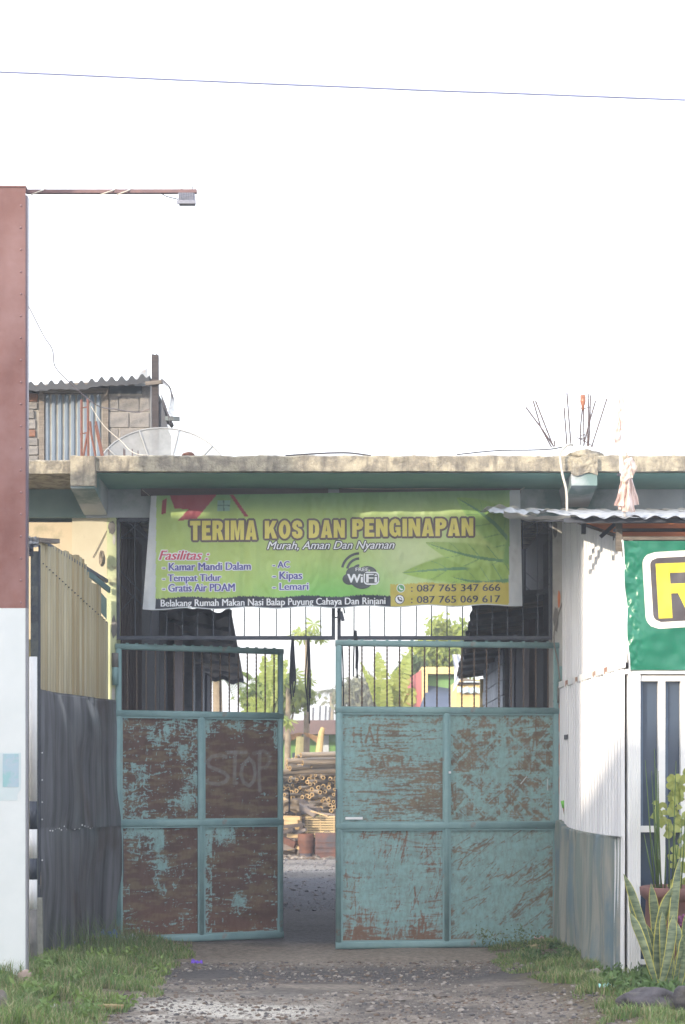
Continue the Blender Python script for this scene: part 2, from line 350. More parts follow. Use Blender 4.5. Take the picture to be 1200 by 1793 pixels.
# ceiling behind lintel is the slab; rear supports of the passage
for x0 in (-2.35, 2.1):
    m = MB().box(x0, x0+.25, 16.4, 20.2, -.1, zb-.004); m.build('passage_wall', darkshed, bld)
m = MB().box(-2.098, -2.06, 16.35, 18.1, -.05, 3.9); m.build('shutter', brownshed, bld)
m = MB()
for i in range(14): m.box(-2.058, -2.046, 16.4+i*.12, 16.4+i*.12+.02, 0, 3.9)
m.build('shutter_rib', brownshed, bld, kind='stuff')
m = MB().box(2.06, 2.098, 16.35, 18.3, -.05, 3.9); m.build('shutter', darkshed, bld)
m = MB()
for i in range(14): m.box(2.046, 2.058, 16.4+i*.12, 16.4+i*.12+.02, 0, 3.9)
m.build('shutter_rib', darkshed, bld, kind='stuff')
# starter bars sticking out of the roof (parts of the building)
def rebar(pts, r, mat=None, Y=15.4):
    m = MB().tube([P(x, y, Y) if len((x, y)) == 2 else x for x, y in pts], r, 6); return m.build('rebar', mat or rustreb, bld)
rustreb = M('rusty_rebar', S(124,84,74), S(100,68,62), 25, .8)
darkreb = M('dark_rebar', S(70,66,76), S(88,70,68), 25, .8)
for a in ([(143,800),(143,700)], [(155,800),(154,698)], [(146,800),(155,752),(154,742)], [(168,800),(160,760),(158,738)], [(181,800),(168,738)], [(179,800),(167,745)]):
    rebar(a, .011, rustreb, 15.6)
for y in (715, 760): rebar([(140,y),(156,y-3)], .006, rustreb, 15.6)
for a in ([(970,782),(950,752),(921,713)], [(966,783),(947,748),(934,702)], [(968,779),(938,702)], [(972,782),(971,772)], [(993,780),(988,714)], [(1000,779),(993,688)],
          [(1029,781),(1031,730),(1030,690)], [(1031,781),(1033,750),(1034,692)], [(1022,781),(1030,748),(1043,702)], [(1036,783),(1063,698)], [(1016,780),(1017,745),(1020,715)], [(1023,779),(1022,716)]):
    rebar(a, .0065, darkreb, 15.3)
rebar([(1013,767),(1020,768),(1031,764),(1024,761),(1016,763)], .004, darkreb, 15.3); rebar([(1016,715),(1024,716),(1034,712)], .004, darkreb, 15.3)
rebar([(1010,766),(1020,770),(1040,782)], .004, darkreb, 15.3)
for x in (191, 217, 219, 232, 242): rebar([(x,802),(x,785+x % 7)], .005, darkreb, 15.6)
bottle = thing('plastic_bottle', 'brown upside down bottle stuck on rebar above the roof slab', 'bottle', P(1021, 716, 15.3))
m = MB(); c = P(1021, 692, 15.3)
for prof in [[(.0, -.13), (.012, -.13), (.014, -.09), (.024, -.06), (.024, 0), (.0, .0)]]: m.lathe(prof, (c.x, c.y, c.z+.0), 14)
m.build('body', M('brown_glass', S(130,84,60), S(160,110,90), 10, .2), bottle, True)

# ------------------------------------------------------------------ upper grilles
def grille(pxa, pxb, lab, diag, bars):
    t = thing('metal_grille', lab, 'grille', P((pxa+pxb)/2, 1118, YW), 'dark upper grilles above the gate')
    Y = YW+.03; za, zt_ = Zat(1117, Y), Zat(910, Y); xa, xb = Xat(pxa, Y), Xat(pxb, Y)
    for (a, b) in (((xa, Y, za), (xa, Y, zt_)), ((xb, Y, za), (xb, Y, zt_)), ((xa-.016, Y, za), (xb+.016, Y, za)), ((xa, Y, zt_), (xb, Y, zt_))):
        MB().bar(a, b, .032, .034).build('frame', blackm, t)
    for x in bars:
        MB().tube([(Xat(x, Y), Y, za), (Xat(x+random.uniform(-1.5,1.5), Y), Y, zt_)], .006, 6).build('bar', blackm, t)
    for a, b in diag:
        MB().tube([P(*a, Y-.01), P(*b, Y-.01)], .0035, 5).build('lattice', blackm, t)
    return t
xs_l = [237,265,292,320,346,374,402,428,455,484,509,536,562]; xs_r = [620,648,674,702,729,756,783,810,836,862,889,916,942]
grille(207, 584, 'dark steel grille above the left gate leaf, partly behind the banner', [((209,942),(262,942)), ((212,905),(258,942)), ((258,905),(212,942)), ((212,1000),(262,1052)), ((212,1024),(262,1072)), ((237,1040),(212,1070))], xs_l)
grille(594, 965, 'dark steel grille above the right gate leaf with a padlock', [((918,935),(963,935)), ((918,928),(942,910)), ((963,930),(942,908)), ((918,1000),(942,1020)), ((963,995),(942,1020)), ((918,1024),(940,1045)), ((963,1022),(942,1045))], xs_r)
t = thing('padlock', 'small dark padlock closing the two upper grilles under the banner', 'padlock', P(598, 1087, 15.95))
m = MB().tube([P(591,1072,15.96), P(594,1064,15.96), P(602,1064,15.96), P(604,1074,15.96)], .008, 6); m.build('shackle', blackm, t)
p = P(600, 1080, 15.95); m = MB().bar(P(597, 1071, 15.95), P(601, 1087, 15.95), .055, .03); m.build('body', blackm, t)
m = MB().bar(P(583, 1082, 15.96), P(596, 1080, 15.96), .012, .012); m.build('bolt', blackm, t)

# ------------------------------------------------------------------ gate leaves
rustc, tealc, silver = np.array(S(90,70,64)), np.array(S(132,168,170)), np.array(S(142,144,144))
def rust_mat():
    m = M('worn_teal_panel', (0,0,0), (.86,.80,.76), 26, .75, .25, 50, attr='Col', lo=.42, hi=.6, stretch=(1,1,.5)); return m
panelmat = rust_mat()
def leaf_panel(t, Wp, Hp, x0, z0, mode, seed):
    """worn paint on a steel sheet: colour attribute tells bare rust from paint"""
    nx, ny = int(Wp/.0058), int(Hp/.0058)
    U, V = np.meshgrid(np.linspace(0, 1, nx), np.linspace(0, 1, ny))   # V up
    wa, wb = vnoise(nx, ny, 7, 9, 3, seed+70), vnoise(nx, ny, 8, 7, 3, seed+71); wc, wd_ = vnoise(nx, ny, 30, 30, 2, seed+72), vnoise(nx, ny, 30, 30, 2, seed+73)
    JJ, II = np.meshgrid(np.arange(ny), np.arange(nx), indexing='ij')
    def warp(a, k=22):
        if mode[0] == 'R': k = 5
        return a[np.clip((JJ+(wa-.5)*k+(wc-.5)*7).astype(int), 0, ny-1), np.clip((II+(wb-.5)*k+(wd_-.5)*7).astype(int), 0, nx-1)]
    h = warp(vnoise(nx, ny, 5, 60, 3, seed), 26)      # horizontal streaks
    ve = warp(vnoise(nx, ny, 45, 6, 3, seed+1), 20)   # vertical streaks
    big = vnoise(nx, ny, 3, 4, 4, seed+2); fine = vnoise(nx, ny, 60, 80, 2, seed+3); big2 = vnoise(nx, ny, 6, 7, 3, seed+7)
    rag = warp(vnoise(nx, ny, 26, 32, 3, seed+9), 12)
    edge = np.minimum.reduce([U, 1-U])*Wp; edgev = np.minimum(V, 1-V)*Hp; e = np.minimum(edge, edgev)
    p = .0*U
    if mode == 'LTL': p = .18*big+.5*h+.5*ve*(big2)-.075+.10*smooth(.4, .65, big)+.10*(V < .55)*(U < .35)+.1*(U > .75)
    elif mode == 'LTR': p = .30*big+.34*h+.2*ve-.09+.30*smooth(.55, .95, V)*smooth(.2, .7, big2)+.12*(U < .09)+.14*(U > .93)-.1*(V < .5)*(U > .3)
    elif mode == 'LBL': p = .30*big+.40*h+.2*ve-.05+.26*smooth(.6, 1, V)*(U < .55)+.25*np.exp(-((U-.5-.1*(1-V))/.14)**2)*smooth(.25, .5, V)*big2*1.6
    elif mode == 'LBR': p = .34*big+.36*h+.2*ve-.05+.3*smooth(.65, 1, V)*(1-smooth(.3, .6, U))+.26*(U < .12)*smooth(.2, .6, rag)+.26*np.exp(-(((U-.48)/.14)**2+((V-.3)/.07)**2))+.15*(U > .6)*(V < .75)*(V > .45)*ve
    elif mode == 'RTL': p = .62+.55*(h-.5)+.3*(big-.5)+.45*(fine-.5)-.22*np.exp(-(((U-.85)/.16)**2+((V-.25)/.2)**2))-.14*np.exp(-((V-.5)/.08)**2)-.18*np.exp(-(((U-.9)/.15)**2+((V-.52)/.07)**2))-.22*np.exp(-((U-.965)/.012)**2)*(V < .6)-.12*(V < .2)*rag
    elif mode == 'RTR': p = .43+.30*(h-.5)+.30*(big-.5)+.30*(rag-.5)+.14*(V > .9)*rag
    elif mode == 'RBL': p = .78+.35*(ve-.5)+.3*(h-.5)+.4*(big-.5)-.50*smooth(.30, .02, V)*(.35+rag)-.3*np.exp(-(((U-.88)/.05)**2+((V-.72)/.2)**2))*rag*1.5-.25*np.exp(-(((U-.46)/.05)**2+((V-.62)/.1)**2))-.2*np.exp(-(((U-.42)/.05)**2+((V-.78)/.06)**2))-.14*(V > .9)*rag
    elif mode == 'RBR': p = .80+.35*(ve-.5)+.3*(h-.5)+.4*(big-.5)-.30*np.exp(-((U-.97)/.05)**2)*rag*1.6*(V < .8)-.22*np.exp(-((V-.12-.55*(U-.4))/.05)**2)*smooth(.4, .6, U)*rag*1.7-.25*np.exp(-(((U-.36)/.12)**2+((V-.86)/.06)**2))*rag*1.5-.22*np.exp(-(((U-.16)/.03)**2+((V-.3)/.12)**2))-.3*(V < .06)*rag-.25*np.exp(-((U-.03)/.03)**2)*(V < .3)
    streak = warp(vnoise(nx, ny, 9, 110, 3, seed+61), 34) if mode != 'RBR' else vnoise(nx, ny, 40, 40, 3, seed+61); vst = warp(vnoise(nx, ny, 80, 9, 3, seed+62), 26)
    p = p+.16*(rag-.5)+.10*(fine-.5)+(.34 if mode[0] == 'R' else .26)*(streak-.5)+.16*(vst-.5)
    thr = .635 if mode[0] == 'L' else .53
    if mode in ('RBL', 'RBR'): p = p-.06
    # scratches
    r = np.random.default_rng(seed+20)
    n_s = {'LTL': 300, 'LTR': 220, 'LBL': 200, 'LBR': 220, 'RTL': 260, 'RTR': 200, 'RBL': 200, 'RBR': 220}[mode]
    X, Y = U*Wp, V*Hp
    for k in range(n_s):
        cx, cy = r.uniform(0, Wp), r.uniform(0, Hp); L = r.uniform(.04, .22)
        if mode == 'RTL': an = r.normal(0, .09)
        elif mode == 'RBR': an = r.normal(.55, .35)
        elif mode == 'RTR': an = r.choice([.75, -.75, 0, 1.57])+r.normal(0, .15)
        elif mode[0] == 'L': an = r.choice([0, 1.57], p=[.72, .28])+r.normal(0, .16)
        else: an = r.normal(1.3, .35)
        a = (cx-L/2*math.cos(an), cy-L/2*math.sin(an)); b = (cx+L/2*math.cos(an), cy+L/2*math.sin(an))
        d = seg_dist(X, Y, a, b); s = r.uniform(.0022, .0052)
        sg = (1 if mode[0] == 'L' else (-1 if r.random() < .62 else 1))
        p = p+sg*(.22 if mode[0] == 'L' else .17)*np.exp(-(d/s)**2)*(.3+1.2*rag)*smooth(.3, .6, big2 if k % 2 else rag)
    if mode[0] == 'R':    # long brush and scrape marks
        p = .5+(p-.5)*.62+(.035 if mode in ('RBL', 'RBR') else .025)
        for k in range(420):
            cx, cy = r.uniform(0, Wp), r.uniform(0, Hp); L = r.uniform(.05, .34)
            an = {'RTL': r.normal(0, .06), 'RTR': r.choice([.78, -.78, 0, 1.57])+r.normal(0, .1), 'RBL': r.normal(1.45, .25) if r.random() < .6 else r.normal(0, .15), 'RBR': r.normal(.6, .3)}[mode]
            dx, dy = math.cos(an)*L/2, math.sin(an)*L/2; d = seg_dist(X, Y, (cx-dx, cy-dy), (cx+dx, cy+dy)); s = r.uniform(.0022, .0065)
            near = big[min(ny-1, int(cy/Hp*ny)), min(nx-1, int(cx/Wp*nx))]; sg = -1 if r.random() < (.75 if near < .52 else .35) else 1
            p = p+sg*r.uniform(.07, .2)*np.exp(-(d/s)**2)*(.4+1.0*rag)
    if mode == 'RTR':     # brushed star pattern
        for i in range(0, 3):
            for j in range(0, 3):
                cx, cy = Wp*(.0+.5*i), Hp*(.02+.42*j)
                for q in range(8):
                    an = q*math.pi/4+.1; L = .26; d = seg_dist(X, Y, (cx, cy), (cx+L*math.cos(an), cy+L*math.sin(an)))
                    p = p+.26*np.exp(-(d/.011)**2)*(.45+.8*rag)+.05*np.exp(-(d/.03)**2)+.12*np.exp(-((d-.024)/.003)**2)*rag
        for xx in (.28, .52, .78): p = p+.14*np.exp(-((U-xx)/.02)**2)*rag*1.6
        for yy in (.45, .66, .25): p = p+.12*np.exp(-((V-yy)/.015)**2)*rag*1.6
    if mode == 'RTL':     # HAI scratched through the paint
        for a, b in [((.13,.86),(.13,.73)), ((.20,.86),(.20,.73)), ((.13,.80),(.20,.80)), ((.24,.73),(.28,.86)), ((.28,.86),(.32,.73)), ((.25,.78),(.31,.78)), ((.355,.86),(.355,.73))]:
            d = seg_dist(X, Y, (a[0]*Wp, a[1]*Hp), (b[0]*Wp, b[1]*Hp)); p = p-.38*np.exp(-(d/.009)**2)*(.5+.8*rag)
        # second, fainter scratched word
        gl = [[(.30,.60),(.30,.52)],[(.30,.60),(.34,.58)],[(.34,.58),(.30,.56)],[(.30,.56),(.345,.52)],[(.375,.52),(.40,.60)],[(.40,.60),(.425,.52)],[(.455,.60),(.455,.52)],[(.455,.60),(.49,.58)],[(.49,.58),(.455,.56)],
              [(.52,.56),(.56,.56)],[(.59,.60),(.59,.52)],[(.59,.52),(.62,.52)],[(.65,.52),(.67,.60)],[(.67,.60),(.695,.52)]]
        for a, b in gl:
            d = seg_dist(X, Y, (a[0]*Wp, a[1]*Hp), (b[0]*Wp, b[1]*Hp)); p = p-.2*np.exp(-(d/.007)**2)
    if mode[0] == 'L': p = p+.16*np.exp(-(edge/.012))+.10*np.exp(-(edgev/.010))
    tmask = smooth(thr-(.07 if mode[0] == 'L' else .15), thr+(.07 if mode[0] == 'L' else .10), p)*(.84+.16*smooth(.3, .6, streak))
    c1 = (rustc if mode[0] == 'L' else np.array(S(118,106,92)))*(0.70+.6*vnoise(nx, ny, 8, 9, 5, seed+31))[..., None]
    warm = smooth(.45, .7, vnoise(nx, ny, 5, 30, 3, seed+33))[..., None]; c1 = c1*(1-warm*.5)+np.array(S(124,112,88))*warm*.5
    if mode == 'RBL': c1 = c1*.5+np.array(S(124,84,68))*.5
    if mode in ('LBL', 'LBR'): q = (smooth(.45, .0, V)*.5)[..., None]; c1 = c1*(1-q)+np.array(S(116,80,64))*q
    if mode == 'LBR': dk = np.exp(-(((U-.7)/.3)**2+((V-.17)/.06)**2))[..., None]; c1 = c1*(1-dk*.4)
    c2 = tealc*(0.88+.26*vnoise(nx, ny, 5, 12, 4, seed+41))[..., None]
    c = c1*(1-tmask[..., None])+c2*tmask[..., None]
    if mode == 'LTR':    # STOP brushed in silver paint
        L = {'S': [(.30,.66),(.22,.68),(.12,.66),(.06,.60),(.08,.54),(.18,.50),(.28,.46),(.33,.41),(.30,.35),(.20,.32),(.08,.335),(.05,.36)],
             'T1': [(.33,.715),(.56,.715)], 'T2': [(.42,.715),(.41,.33),(.44,.335)], 'O': [(.60,.64),(.52,.56),(.49,.44),(.53,.34),(.60,.30),(.66,.36),(.68,.46),(.66,.58),(.60,.64)],
             'P1': [(.74,.72),(.73,.40),(.74,.24)], 'P2': [(.66,.70),(.78,.735),(.86,.70),(.87,.60),(.82,.53),(.74,.52)]}
        for k, pts in L.items():
            pts = [(a, .29+(b_-.24)*.78) for a, b_ in pts]; d = np.full_like(X, 9.)
            for a, b in zip(pts[:-1], pts[1:]): d = np.minimum(d, seg_dist(X, Y, (a[0]*Wp, a[1]*Hp), (b[0]*Wp, b[1]*Hp)))
            mk = (smooth(.023, .011, d+.010*(rag-.5))*(.45+.8*rag))[..., None].clip(0, 1)*(.72 if k != 'P2' else .42); c = c*(1-mk)+silver*.8*mk
    if mode == 'RTR':
        for (q, w2) in (((.93,.30,.93,.40), .003), ((.68,.36,.73,.42), .003)):
            d = seg_dist(X, Y, (q[0]*Wp, q[1]*Hp), (q[2]*Wp, q[3]*Hp)); mk = smooth(.006, .003, d)[..., None]; c = c*(1-mk)+np.array(S(190,200,205))*mk
    m = MB(); bul = vnoise(nx, ny, 3, 3, 2, seed+50)
    m.v = np.stack([x0+X, (bul-.5)*.012+0*X, z0+Y], -1).reshape(-1, 3)
    m.v = [tuple(v) for v in m.v]
    m.f = [(j*nx+i, j*nx+i+1, (j+1)*nx+i+1, (j+1)*nx+i) for j in range(ny-1) for i in range(nx-1)]; m.m = [0]*len(m.f); m.col = c.reshape(-1, 3)
    return m
def frame_bar(m, a, b, w=.055, d=.045):
    """rounded square tube"""
    a, b = Vector(a), Vector(b); dr = (b-a).normalized(); side = dr.cross(Vector((0, 1, 0))).normalized(); n = 10; vs = []; fs = []
    for p in (a, b):
        for k in range(n):
            t = 2*math.pi*k/n; cx = math.copysign(abs(math.cos(t))**.6, math.cos(t)); cy = math.copysign(abs(math.sin(t))**.6, math.sin(t))
            vs.append(p+side*cx*w/2+Vector((0, 1, 0))*cy*d/2)
    for k in range(n): fs.append((k, (k+1) % n, n+(k+1) % n, n+k))
    fs += [tuple(range(n-1, -1, -1)), tuple(range(n, 2*n))]; m.add(vs, fs)
def place_leaf(t, objs, ang, tilt=0):
    t.rotation_euler = (0, tilt, ang)
def gate_leaf(lab, hinge, Lw, zr, mid, ang, modes, nb, flip, tilt=0):
    """leaf drawn in local X from 0 to Lw (left to right seen from the street)"""
    t = thing('gate_leaf', lab, 'gate', hinge, 'two leaves of the teal steel gate'); WL[t.name] = Vector((0, 0, 0))
    z0, z1, z2, z3 = zr; xo = -Lw if flip else 0.0; A = lambda x, z, y=0: (xo+x, y, z)
    for (a, b, wd) in ((A(.028, z0), A(.028, z3), .056), (A(Lw-.025, z0), A(Lw-.025, z3), .05), (A(mid, z0+.02), A(mid, z2), .058)):
        m = MB(); frame_bar(m, a, b, wd); m.build('frame_post', teal, t, True)
    for (z, wd) in ((z0, .07), (z1, .07), (z2, .065), (z3, .055)):
        m = MB(); frame_bar(m, A(.0, z, -.002), A(Lw, z, -.002), wd, .047); m.build('frame_rail', teal, t, True)
    # thin inner beads around each sheet
    k = 0; g = .03
    for (xa, xb) in ((.056, mid-g), (mid+g, Lw-.05)):
        for (za, zb_) in ((z1+.035, z2-.033), (z0+.035, z1-.035)):
            md = modes[k]; k += 1
            m = leaf_panel(t, xb-xa+.03, zb_-za+.03, xo+xa-.015, za-.015, md, 11*k+(200 if flip else 0))
            m.build('steel_sheet', panelmat, t, True)
            mm = MB()
            for (p, q) in (((xa, za), (xb, za)), ((xa, zb_), (xb, zb_)), ((xa, za), (xa, zb_)), ((xb, za), (xb, zb_))):
                mm.bar(A(p[0], p[1], -.012), A(q[0], q[1], -.012), .014, .014, up=(0, 1, 0))
            mm.build('edge_bead', teal, t)
    for i in range(nb):
        x = xo+.056+(Lw-.11)*(i+.6)/nb; n = 26; m = MB(); hh = .0062
        def fn(u, v): a = u*2*math.pi+v*26; rr = hh*(1+.28*math.cos(4*u*2*math.pi)); return (x+rr*math.cos(a), rr*math.sin(a), z2+(z3-z2)*v)
        m.grid(fn, 8, 60 if not flip else 60); m.build('twisted_bar', rustbar, t)
        m = MB().bar((x, 0, z3+.02), (x, 0, z3+.036), .026, .014); m.build('bar_end', teal, t)
    return t
Lh = P(203, 1648, 16.0); 
gl = gate_leaf('left gate leaf, mostly bare rust with the word STOP brushed on it', (Xat(203,16), 15.98, 0), 1.635, (.045, 1.105, 2.105, 2.712), (350-203)/193*1.03+.035, math.atan2(.66, 1.49), ['LTL','LBL','LTR','LBR'], 17, False)
place_leaf(gl, None, math.atan2(.66, 1.49))
gr = gate_leaf('right gate leaf, wider and mostly teal with star shaped brush marks', (Xat(978,16), 15.98, 0), 2.04, (.03, 1.09, 2.125, 2.72), 1.005, 0, ['RTL','RBL','RTR','RBR'], 17, True)
place_leaf(gr, None, math.atan2(.28, 2.02), 0.0)
# hinges, handles
def lp(t, x, y, z): return (x, y, z)
for (t, x, z, h, nm, mt) in ((gl, -.012, 2.36, .16, 'hinge', teal), (gl, -.012, 2.52, .13, 'hinge', cement), (gr, .01, 2.20, .15, 'hinge', cement), (gr, .015, 2.38, .15, 'hinge', teal), (gr, -.0, .42, .18, 'hinge', rustbar), (gr, .01, .26, .16, 'hinge', rustbar)):
    MB().tube([(x, -.03, z), (x, -.03, z+h)], .03, 10).build(nm, mt, t, True)
MB().tube([(1.66, 0, 1.19), (1.70, 0, 1.20), (1.70, 0, 1.40), (1.66, 0, 1.41)], .008, 6).build('handle', blackm, gl, True)
MB().bar((-2.035, -.028, 1.25), (-2.035, -.028, 1.42), .012, .012).build('bolt_slot', blackm, gr)
MB().box(-1.955, -1.80, -.03, -.024, 1.15, 1.172).build('tape_strip', whitep, gr)
MB().box(-1.02, -1.0, -.035, -.026, 1.56, 1.58).build('sticker', whitep, gr)
MB().tube([(-2.02, 0, -.0), (-2.02, 0, .06)], .02, 8).build('drop_bolt', rustbar, gr)

# ------------------------------------------------------------------ main banner
YB = 15.86
def bd(px, py):
    t = (py-860)/200
    d = .020*math.sin(px/47+.6)*(.35+t)+.010*math.sin(px/19+py/70)+.035*math.exp(-((px-428)/8)**2)*min(1, max(.15, t))-.016*math.exp(-((px-445)/14)**2)*t
    d += .010*math.sin((px*.35+py)/9.5)*math.exp(-((px-880)/80)**2-((py-870)/50)**2)+.022*math.sin(px/9+1)*math.exp(-((px-275)/22)**2)*(.3+t)
    d += .012*mnoise.noise(Vector((px/26, py/40, 0)))+.006*mnoise.noise(Vector((px/9, py/14, 3)))
    return d
def BP(px, py, lay=0): return P(px, py, YB+bd(px, py)-lay*.0035)
def bx_left(py): return 265-15*(py-868)/199
def bx_right(py): return 911+4*(py-858)/202
NU, NV = 500, 150
bt = thing('banner', 'long green vinyl banner TERIMA KOS DAN PENGINAPAN hanging over the gate', 'banner', P(585, 1064, YB))
b = MB(); bv = []; cc = np.zeros(((NU+1)*(NV+1), 3)); k = 0
leafA = [((905,1020),(700,1012),38,.0), ((900,965),(760,940),30,0), ((893,960),(800,875),30,0), ((893,985),(800,960),0,0)]
def in_leaf(x, y, base, tip, wd, bend):
    bx, by = base; dx, dy = tip[0]-bx, tip[1]-by; L = math.hypot(dx, dy); u = ((x-bx)*dx+(y-by)*dy)/L/L
    if u < 0 or u > 1: return None
    s = ((x-bx)*-dy+(y-by)*dx)/L - bend*math.sin(math.pi*u); wu = wd*(math.sin(math.pi*min(1, u**.75))**.8)
    return (s/wu, u) if abs(s) < wu and wu > .5 else None
LV = [((925,1000),(705,1003),32,6), ((925,985),(745,950),26,-8), ((905,965),(800,872),34,10), ((900,1050),(905,900),24,0), ((915,1010),(790,1010),36,-10)]
g1, g2, g3, g4 = map(np.array, (S(120,166,124), S(190,218,134), S(132,210,112), S(212,232,184)))
for j in range(NV+1):
    for i in range(NU+1):
        v = j/NV; u = i/NU; pyt = 868-10*u; pyb = 1067-7*u+1.6*math.sin(u*40); py = pyt+(pyb-pyt)*v
        px = bx_left(py)+(bx_right(py)-bx_left(py))*u
        bv.append(BP(px, py))
        lm = 274-1.5*(py-868)/199; rm = 893-2*(py-858)/200; bb = pyt+(pyb-pyt)*.988
        t = (py-pyt)/(pyb-pyt)
        if px < lm or px > rm or py > bb: c = np.array(S(206,214,222))
        else:
            c = g1*(1-min(1, t/.16))+g2*min(1, t/.16)
            q = math.exp(-((px-(560+70*math.sin(t*3)))/150)**2)*smooth(.45, .95, np.float64(t)); c = c*(1-q)+g3*q
            q = math.exp(-(((px-720)/75)**2+((t-.55)/.35)**2))*.85; c = c*(1-q)+g4*q
            q = math.exp(-((px-290)/60)**2)*.35*(t < .9); c = c*(1-q)+g2*q*.9
            q = .5*math.exp(-((px-640)/300)**2-((t-.05)/.12)**2); c = c*(1-q)+g1*q
            if px > 690:
                for li, (bs, tp, wd, bend) in enumerate(LV):
                    r_ = in_leaf(px, py, bs, tp, wd, bend)
                    if r_:
                        s, uu = r_; lc = np.array([S(168,208,110), S(176,212,124), S(158,200,118), S(130,180,108), S(172,212,114)][li])*(1-.14*(s > 0))
                        if abs(s) < .07+.05*(1-uu): lc = np.array(S(110,158,116))
                        elif abs(((uu*5.5-abs(s)*.9) % 1)-.5) < .05*(1.2-uu): lc = np.array(S(124,172,108))
                        e = min(1, (1-abs(s))*5); c = c*(1-e)+lc*e
            # red roof and window of the printed house, trimmed by the top edge
            def poly(ps):
                ins = False
                for a_, b_ in zip(ps, ps[1:]+ps[:1]):
                    if (a_[1] > py) != (b_[1] > py) and px < (b_[0]-a_[0])*(py-a_[1])/(b_[1]-a_[1])+a_[0]: ins = not ins
                return ins
            if poly([(297,866),(380,866),(345,908),(311,912),(330,892),(306,890)]) or poly([(285,876),(293,872),(290,899),(282,901)]) or poly([(402,866),(409,866),(435,904),(429,905)]): c = np.array(S(170,84,96))
            if 381 < px < 403 and 876 < py < 895: c = np.array(S(150,190,180)) if (abs(px-392) > 1 and abs(py-885) > 1) else np.array(S(110,140,130))
            if t > .90 and px < 684: c = np.array(S(52,60,78))
            if t > .80 and px >= 684: c = np.array(S(206,196,100))*(1+.03*math.sin(px/30))
        cc[k] = c; k += 1
b.v = bv; W1 = NU+1
b.f = [(j*W1+i, (j+1)*W1+i, (j+1)*W1+i+1, j*W1+i+1) for j in range(NV) for i in range(NU)]; b.m = [0]*len(b.f); b.col = cc
vinyl = M('printed_vinyl', (0,0,0), (.94,.94,.94), 9, .45, .12, 25, attr='Col', trans=.24)
b.build('vinyl_sheet', vinyl, bt, True)
def flat(name, c, rough=.5): return M(name, c, tuple(x*.94 for x in c), 12, rough)
_tc = {}
def text_mesh(s, bold=0.0, shear=0.0, spacing=1.0, res=3):
    cu = bpy.data.curves.new('t', 'FONT'); cu.body = s; cu.offset = bold; cu.shear = shear; cu.space_character = spacing; cu.resolution_u = res; cu.size = 1
    o = bpy.data.objects.new('t', cu); COL.objects.link(o); bpy.context.view_layer.update()
    dg = bpy.context.evaluated_depsgraph_get(); me = bpy.data.meshes.new_from_object(o.evaluated_get(dg))
    v = [tuple(x.co[:2]) for x in me.vertices]; f = [tuple(p.vertices) for p in me.polygons]
    bpy.data.objects.remove(o); bpy.data.meshes.remove(me); bpy.data.curves.remove(cu); return v, f
def put_text(s, x0, x1, ytop, ybase, mat, bold=0.0, shear=0, lay=1, parent=None, fn=BP, extra=0.0, rise=0.0, spacing=1.0, name='lettering', glyph=False):
    """fit s between pixel columns x0..x1, capital height ytop..ybase; rise = drop in y per px to the right"""
    H = ybase-ytop
    if glyph:
        wt = sum(GL[c][0]+.10 for c in s)-.10; sx = (x1-x0)/wt; cx = 0
        for k, ch_ in enumerate(s):
            v, f = glyph_mesh(ch_, 0); e = extra*H
            flat_text([(x0+(cx+x)*sx, ybase-y*H) for x, y in v], f, mat, lay+(.4*(k % 2) if extra else 0), parent, fn, rise, x0, 'letter_outline' if extra else 'letter', [(e*q*math.cos(R(a)), e*q*math.sin(R(a))) for q in (1, .6) for a in range(0, 360, 36)] if extra else ((0, 0),)); cx += GL[ch_][0]+.10
        return
    v, f = text_mesh(s, 0, shear, spacing); a = np.array(v); ch = max(q[1] for q in text_mesh('H', 0, 0)[0])
    xmin, xmax = a[:, 0].min(), a[:, 0].max(); sx = (x1-x0)/(xmax-xmin); sy = H/ch
    b = bold*sy; e = extra*sy; sh = [(-b, 0), (b, 0), (0, 0)] if e == 0 else [(b*sg+e*math.cos(R(q)), e*math.sin(R(q))) for sg in (-1, 1) for q in range(0, 360, 60)]
    P2 = []; F2 = []
    flat_text([(x0+(x-xmin)*sx, ybase-y*sy) for x, y in v], f, mat, lay, parent, fn, rise, x0, name, sh)
def flat_text(v, f, mat, lay, parent, fn, rise, x0, name, shifts=((0, 0),)):
    bm = bmesh.new(); bvs = [bm.verts.new((x, y, 0)) for (x, y) in v]
    for q in f:
        try: bm.faces.new([bvs[i] for i in q])
        except ValueError: pass
    for _ in range(4):      # short edges, so that the print follows the folds of the cloth
        bmesh.ops.triangulate(bm, faces=bm.faces[:])
        es = [e for e in bm.edges if e.calc_length() > 5]
        if not es: break
        bmesh.ops.subdivide_edges(bm, edges=es, cuts=1)
    bmesh.ops.triangulate(bm, faces=bm.faces[:]); bm.verts.index_update()
    fcs = [tuple(x.index for x in q.verts) for q in bm.faces]; m = MB()
    for k, (dx, dy) in enumerate(shifts): m.add([fn(q.co.x+dx, q.co.y+dy+rise*(q.co.x-x0), lay+.03*k) for q in bm.verts], fcs)
    bm.free(); return m.build(name, mat, parent)
yel = flat('print_yellow', S(214,206,112)); brn = flat('print_dark_outline', S(104,96,98)); wht = flat('print_white', S(224,230,238)); pur = flat('print_purple', S(84,88,160))
redp = flat('print_red', S(190,80,104)); drk = flat('print_dark_grey', S(70,74,88)); rim = flat('print_pale_rim', S(206,206,150))
